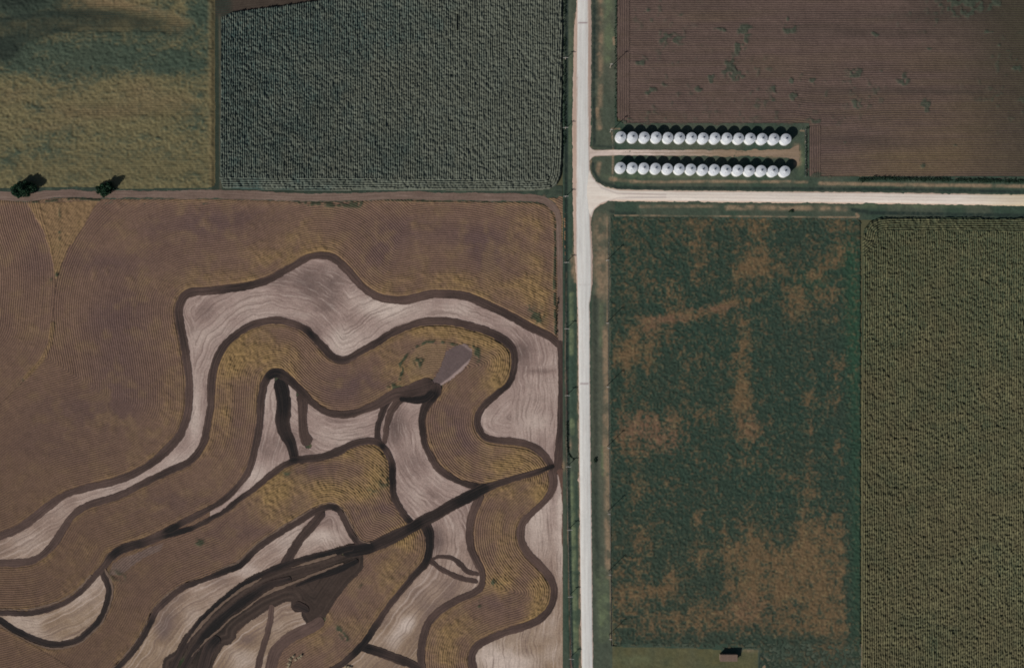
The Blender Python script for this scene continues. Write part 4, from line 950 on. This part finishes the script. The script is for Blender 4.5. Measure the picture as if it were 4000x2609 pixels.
# ================================================================ tall weeds along field edges (masses nobody could count)
m_weed = plain_mat('weed_leaves', (.016, .034, .02, 1), .8, 0, .4, 1.5)
def weedline(name, pts, width, h, dens, mat, seed, size=.2):
    rnd = random.Random(seed); bm = bmesh.new(); C = smooth_line(pts, 4)
    for p in C:
        for _ in range(dens):
            if vnoise(np.array([p[0]]), np.array([p[1]]), 40, seed)[0] < .25 and rnd.random() < .7: continue
            x, y = p[0] + rnd.gauss(0, width * .5) + rnd.uniform(-2, 2), p[1] + rnd.gauss(0, width * .5)
            hh = h * rnd.uniform(.4, 1.1)
            leaves(bm, [((float(wx(x)), float(wy(y)), hh * .6), hh * .45)], 14, size, rnd)
    return tag(bm_obj(name, bm, mat), kind='stuff')
weedline('tall_weeds', [(3355,704),(3450,699),(3600,702),(3800,706),(4075,712)], 7, 1.3, 5, m_weed, 31)
weedline('tall_weeds', [(2405,-60),(2407,60),(2403,130),(2405,250),(2405,330),(2404,460)], 3, .8, 1, m_weed, 33)
weedline('tall_weeds', [(2206,-60),(2206,300),(2206,560)], 4, .8, 2, m_weed, 35)
weedline('tall_weeds', [(3160,500),(3150,520),(3150,690)], 3, .7, 2, m_weed, 37)
weedline('tall_weeds', [(2214,1640),(2218,1760),(2240,1795)], 2, .8, 2, m_weed, 39)
weedline('tall_weeds', [(2176 + 6,1165),(2172,1240),(2172,1310)], 5, .7, 1, m_weed, 41)
weedline('tall_weeds', [(3084,826),(3096,826)], 3, 1.4, 6, m_weed, 43)
weedline('tall_weeds', [(2324,1792),(2325,1803)], 2, 1.4, 6, m_weed, 45)

# pale dry brush lying on the crop at the south edge
m_brush = plain_mat('dry_brush', (.52, .44, .30, 1), .9, 0, .3, 2)
def brush(px_list, label, seed, rot):
    rnd = random.Random(seed); cx = np.mean([p[0] for p in px_list]); cy = np.mean([p[1] for p in px_list])
    bm = bmesh.new()
    for x, y, r in px_list:
        for _ in range(16):
            a = rnd.uniform(0, 2 * PI); L = rnd.uniform(.5, 1.4) * r
            c0 = Vector((float(wx(x) - wx(cx)) + rnd.gauss(0, .3 * r), float(wy(y) - wy(cy)) + rnd.gauss(0, .3 * r), .2 + rnd.random() * .35))
            limb(bm, c0 - Vector((math.cos(a), math.sin(a), -.15)) * L / 2, c0 + Vector((math.cos(a), math.sin(a), .2)) * L / 2, .07, .04, 5)
        leaves(bm, [((float(wx(x) - wx(cx)), float(wy(y) - wy(cy)), .35), r * .7)], 70, .14, rnd)
    o = bm_obj('brush_pile', bm, m_brush); o.location = (float(wx(cx)), float(wy(cy)), .15)
    return tag(o, label, 'brush pile')
brush([(1130,2590,1.0),(1136,2572,1.1),(1148,2560,.9),(1156,2574,.8),(1168,2566,1.0),(1178,2558,.8),(1126,2602,.8)], 'pale straw coloured brush pile on the brown contour crop', 51, 0)
brush([(1352,2604,.9),(1362,2603,.9),(1370,2606,.7)], 'small pale clump of dry brush below the dark tilled strip', 53, 0)

# ================================================================ poles
m_wood = plain_mat('weathered_wood', (.30, .26, .22, 1), .9, 0, .2, 3)
m_pale_wood = plain_mat('grey_timber', (.36, .34, .31, 1), .85, 0, .15, 3)
m_ins = plain_mat('insulator_glass', (.2, .3, .3, 1), .3, 0, .1, 3)
def make_pole(h, arm):
    root = empty('utility_pole', (0, 0, 0))
    bm = bmesh.new(); limb(bm, (0, 0, -.3), (0, 0, h), .19, .12, 10); bm_obj('pole', bm, m_wood, root)
    bm = bmesh.new(); box(bm, (0, -.17, h - .45), (arm, .22, .14)); bmesh.ops.bevel(bm, geom=bm.edges[:], offset=.015, segments=1)
    ca = bm_obj('crossarm', bm, m_pale_wood, root)
    n = 4 if arm > 2 else 2
    for k in range(n):
        bm = bmesh.new(); lathe(bm, [(.0, h - .38), (.05, h - .38), (.07, h - .3), (.04, h - .22), (0, h - .2)], 10)
        o = bm_obj('insulator', bm, m_ins, ca, True); o.location = ((k / (n - 1) - .5) * (arm - .25), -.17, 0)
    return root
west = [(2210,224),(2210,497),(2211,765),(2213,1024),(2215,1283),(2217,1544),(2221,1822),(2226,2069),(2228,2330),(2233,2573)]
east = [(2389,249),(2389,505),(2374,1015),(2374,1261),(2375,1511),(2378,1750),(2380,2007),(2383,2244),(2385,2496)]
ordn = ORD[:14]
for lst, h, arm, desc, grp in ((west, 3.9, 2.6, 'weathered utility pole with wide crossarm, {} from the top along the west ditch', 'poles along the west ditch'), (east, 7.2, 1.5, 'weathered utility pole with short crossarm, {} from the top along the east verge', 'poles along the east verge')):
    p0 = make_pole(h, arm)
    for k, (px, py) in enumerate(lst):
        o = p0 if k == 0 else copy_tree(p0)
        f = (CAM_H - h) / CAM_H
        o.location = (float(wx(px)) * f, float(wy(py)) * f, .1)
        o.rotation_euler = (0, 0, random.uniform(-.06, .06))
        tag(o, desc.format(ordn[k]), 'utility pole', grp)

# ================================================================ fences
m_wire = plain_mat('fence_wire', (.25, .25, .25, 1), .5, .8, .1, 3)
def fence(pts, gap, label, h=1.25):
    P = [Vector((float(wx(a)), float(wy(b)), .2)) for a, b in pts]
    root = empty('wire_fence', P[0])
    stations = []
    for A, B in zip(P[:-1], P[1:]):
        n = max(1, int((B - A).length / gap))
        for k in range(n): stations.append(A.lerp(B, k / n))
    stations.append(P[-1])
    base = None
    for s in stations:
        if base is None:
            bm = bmesh.new(); limb(bm, (0, 0, -.2), (0, 0, h), .065, .055, 8); o = bm_obj('post', bm, m_pale_wood, root); base = o
        else:
            o = base.copy(); COL.objects.link(o); o.parent = root
        o.location = s - P[0]; o.rotation_euler = (random.uniform(-.05, .05), random.uniform(-.05, .05), 0)
    for hh in (.35, .7, 1.05):
        bm = bmesh.new()
        for A, B in zip(stations[:-1], stations[1:]):
            limb(bm, A - P[0] + Vector((0, 0, hh)), B - P[0] + Vector((0, 0, hh)), .012, .012, 4)
        bm_obj('wire', bm, m_wire, root)
    return tag(root, label, 'fence')
fence([(2393,512),(2393,575)], 2.2, 'short post and wire fence north of the driveway, beside the first grain bins')
fence([(2393,622),(2393,690)], 2.2, 'short post and wire fence south of the driveway, between it and the side road')
fence([(3128,508),(3145,510),(3145,690)], 2.6, 'post and wire fence behind the east end of the grain bins')
fence([(2211,1180),(2209,1450),(2214,1800)], 5.0, 'post and wire fence along the west ditch beside the dark field lane')
fence([(2214,1812),(2222,2200),(2229,2400),(2234,2640)], 5.0, 'post and wire fence along the west ditch beside the pale tan soil')
fence([(2381,850),(2376,1000),(2375,1400),(2379,1800),(2385,2200),(2391,2520)], 5.5, 'long post and wire fence between the east verge and green field')

# ================================================================ shed at the south edge
m_shroof = N('shed_roof')
wv = m_shroof.n('ShaderNodeTexWave'); wv.inputs['Scale'].default_value = 4; wv.inputs['Distortion'].default_value = .4
m_shroof.l(m_shroof.n('ShaderNodeTexCoord').outputs['Object'], wv.inputs['Vector'])
k = m_shroof.math('MULTIPLY_ADD', wv.outputs['Fac'], .2, .8)
k = m_shroof.math('MULTIPLY', k, m_shroof.math('MULTIPLY_ADD', m_shroof.noise(m_shroof.n('ShaderNodeTexCoord').outputs['Object'], .9, 4), .7, .65))
cm = m_shroof.n('ShaderNodeCombineColor'); [m_shroof.l(k, cm.inputs[i]) for i in range(3)]
m_shroof.l(m_shroof.mix(1.0, (.15, .105, .08, 1), cm.outputs[0], 'MULTIPLY'), m_shroof.bs.inputs['Base Color']); m_shroof.bs.inputs['Roughness'].default_value = .85
m_shroof = m_shroof.m
m_board = plain_mat('shed_boards', (.22, .16, .12, 1), .9, 0, .25, 2)
f = (CAM_H - 2.8) / CAM_H
sx, sy = float(wx(2847.5)) * f, float(wy(2570.5)) * f
shed = empty('shed', (sx, sy, .2))
Lx, Wy = 8.1, 3.0
bm = bmesh.new()
vs = [bm.verts.new(c) for c in [(-Lx/2, -Wy/2, -.1), (Lx/2, -Wy/2, -.1), (Lx/2, Wy/2, -.1), (-Lx/2, Wy/2, -.1), (-Lx/2, -Wy/2, 1.9), (Lx/2, -Wy/2, 1.9), (Lx/2, Wy/2, 2.3), (-Lx/2, Wy/2, 2.3)]]
for q in ((0, 1, 5, 4), (1, 2, 6, 5), (2, 3, 7, 6), (3, 0, 4, 7)): bm.faces.new([vs[i] for i in q])
bm_obj('wall', bm, m_board, shed)
bm = bmesh.new(); ang = math.atan2(.4, Wy)
box(bm, (0, 0, 2.17), (Lx + .4, (Wy + .5) / math.cos(ang), .10), Matrix.Rotation(ang, 3, 'X'))
rf = bm_obj('roof', bm, m_shroof, shed)
bm = bmesh.new(); box(bm, (-1.6, -Wy/2 - .03, .95), (1.6, .06, 1.8)); dr = bm_obj('door', bm, plain_mat('door_boards', (.14, .10, .08, 1), .9, 0, .2, 3), shed)
bm = bmesh.new(); box(bm, (-.95, -Wy/2 - .08, 1.0), (.06, .05, .2)); bm_obj('handle', bm, m_cap, dr)
for xx in (1.4, 2.9):
    bm = bmesh.new(); box(bm, (xx, -Wy/2 - .02, 1.35), (.8, .05, .5)); bm_obj('window', bm, m_cap, shed)
tag(shed, 'small brown lean-to shed with one sloping roof beside the green field', 'shed')
print('BUILT', sum(len(o.data.polygons) for o in bpy.data.objects if o.type == 'MESH'))
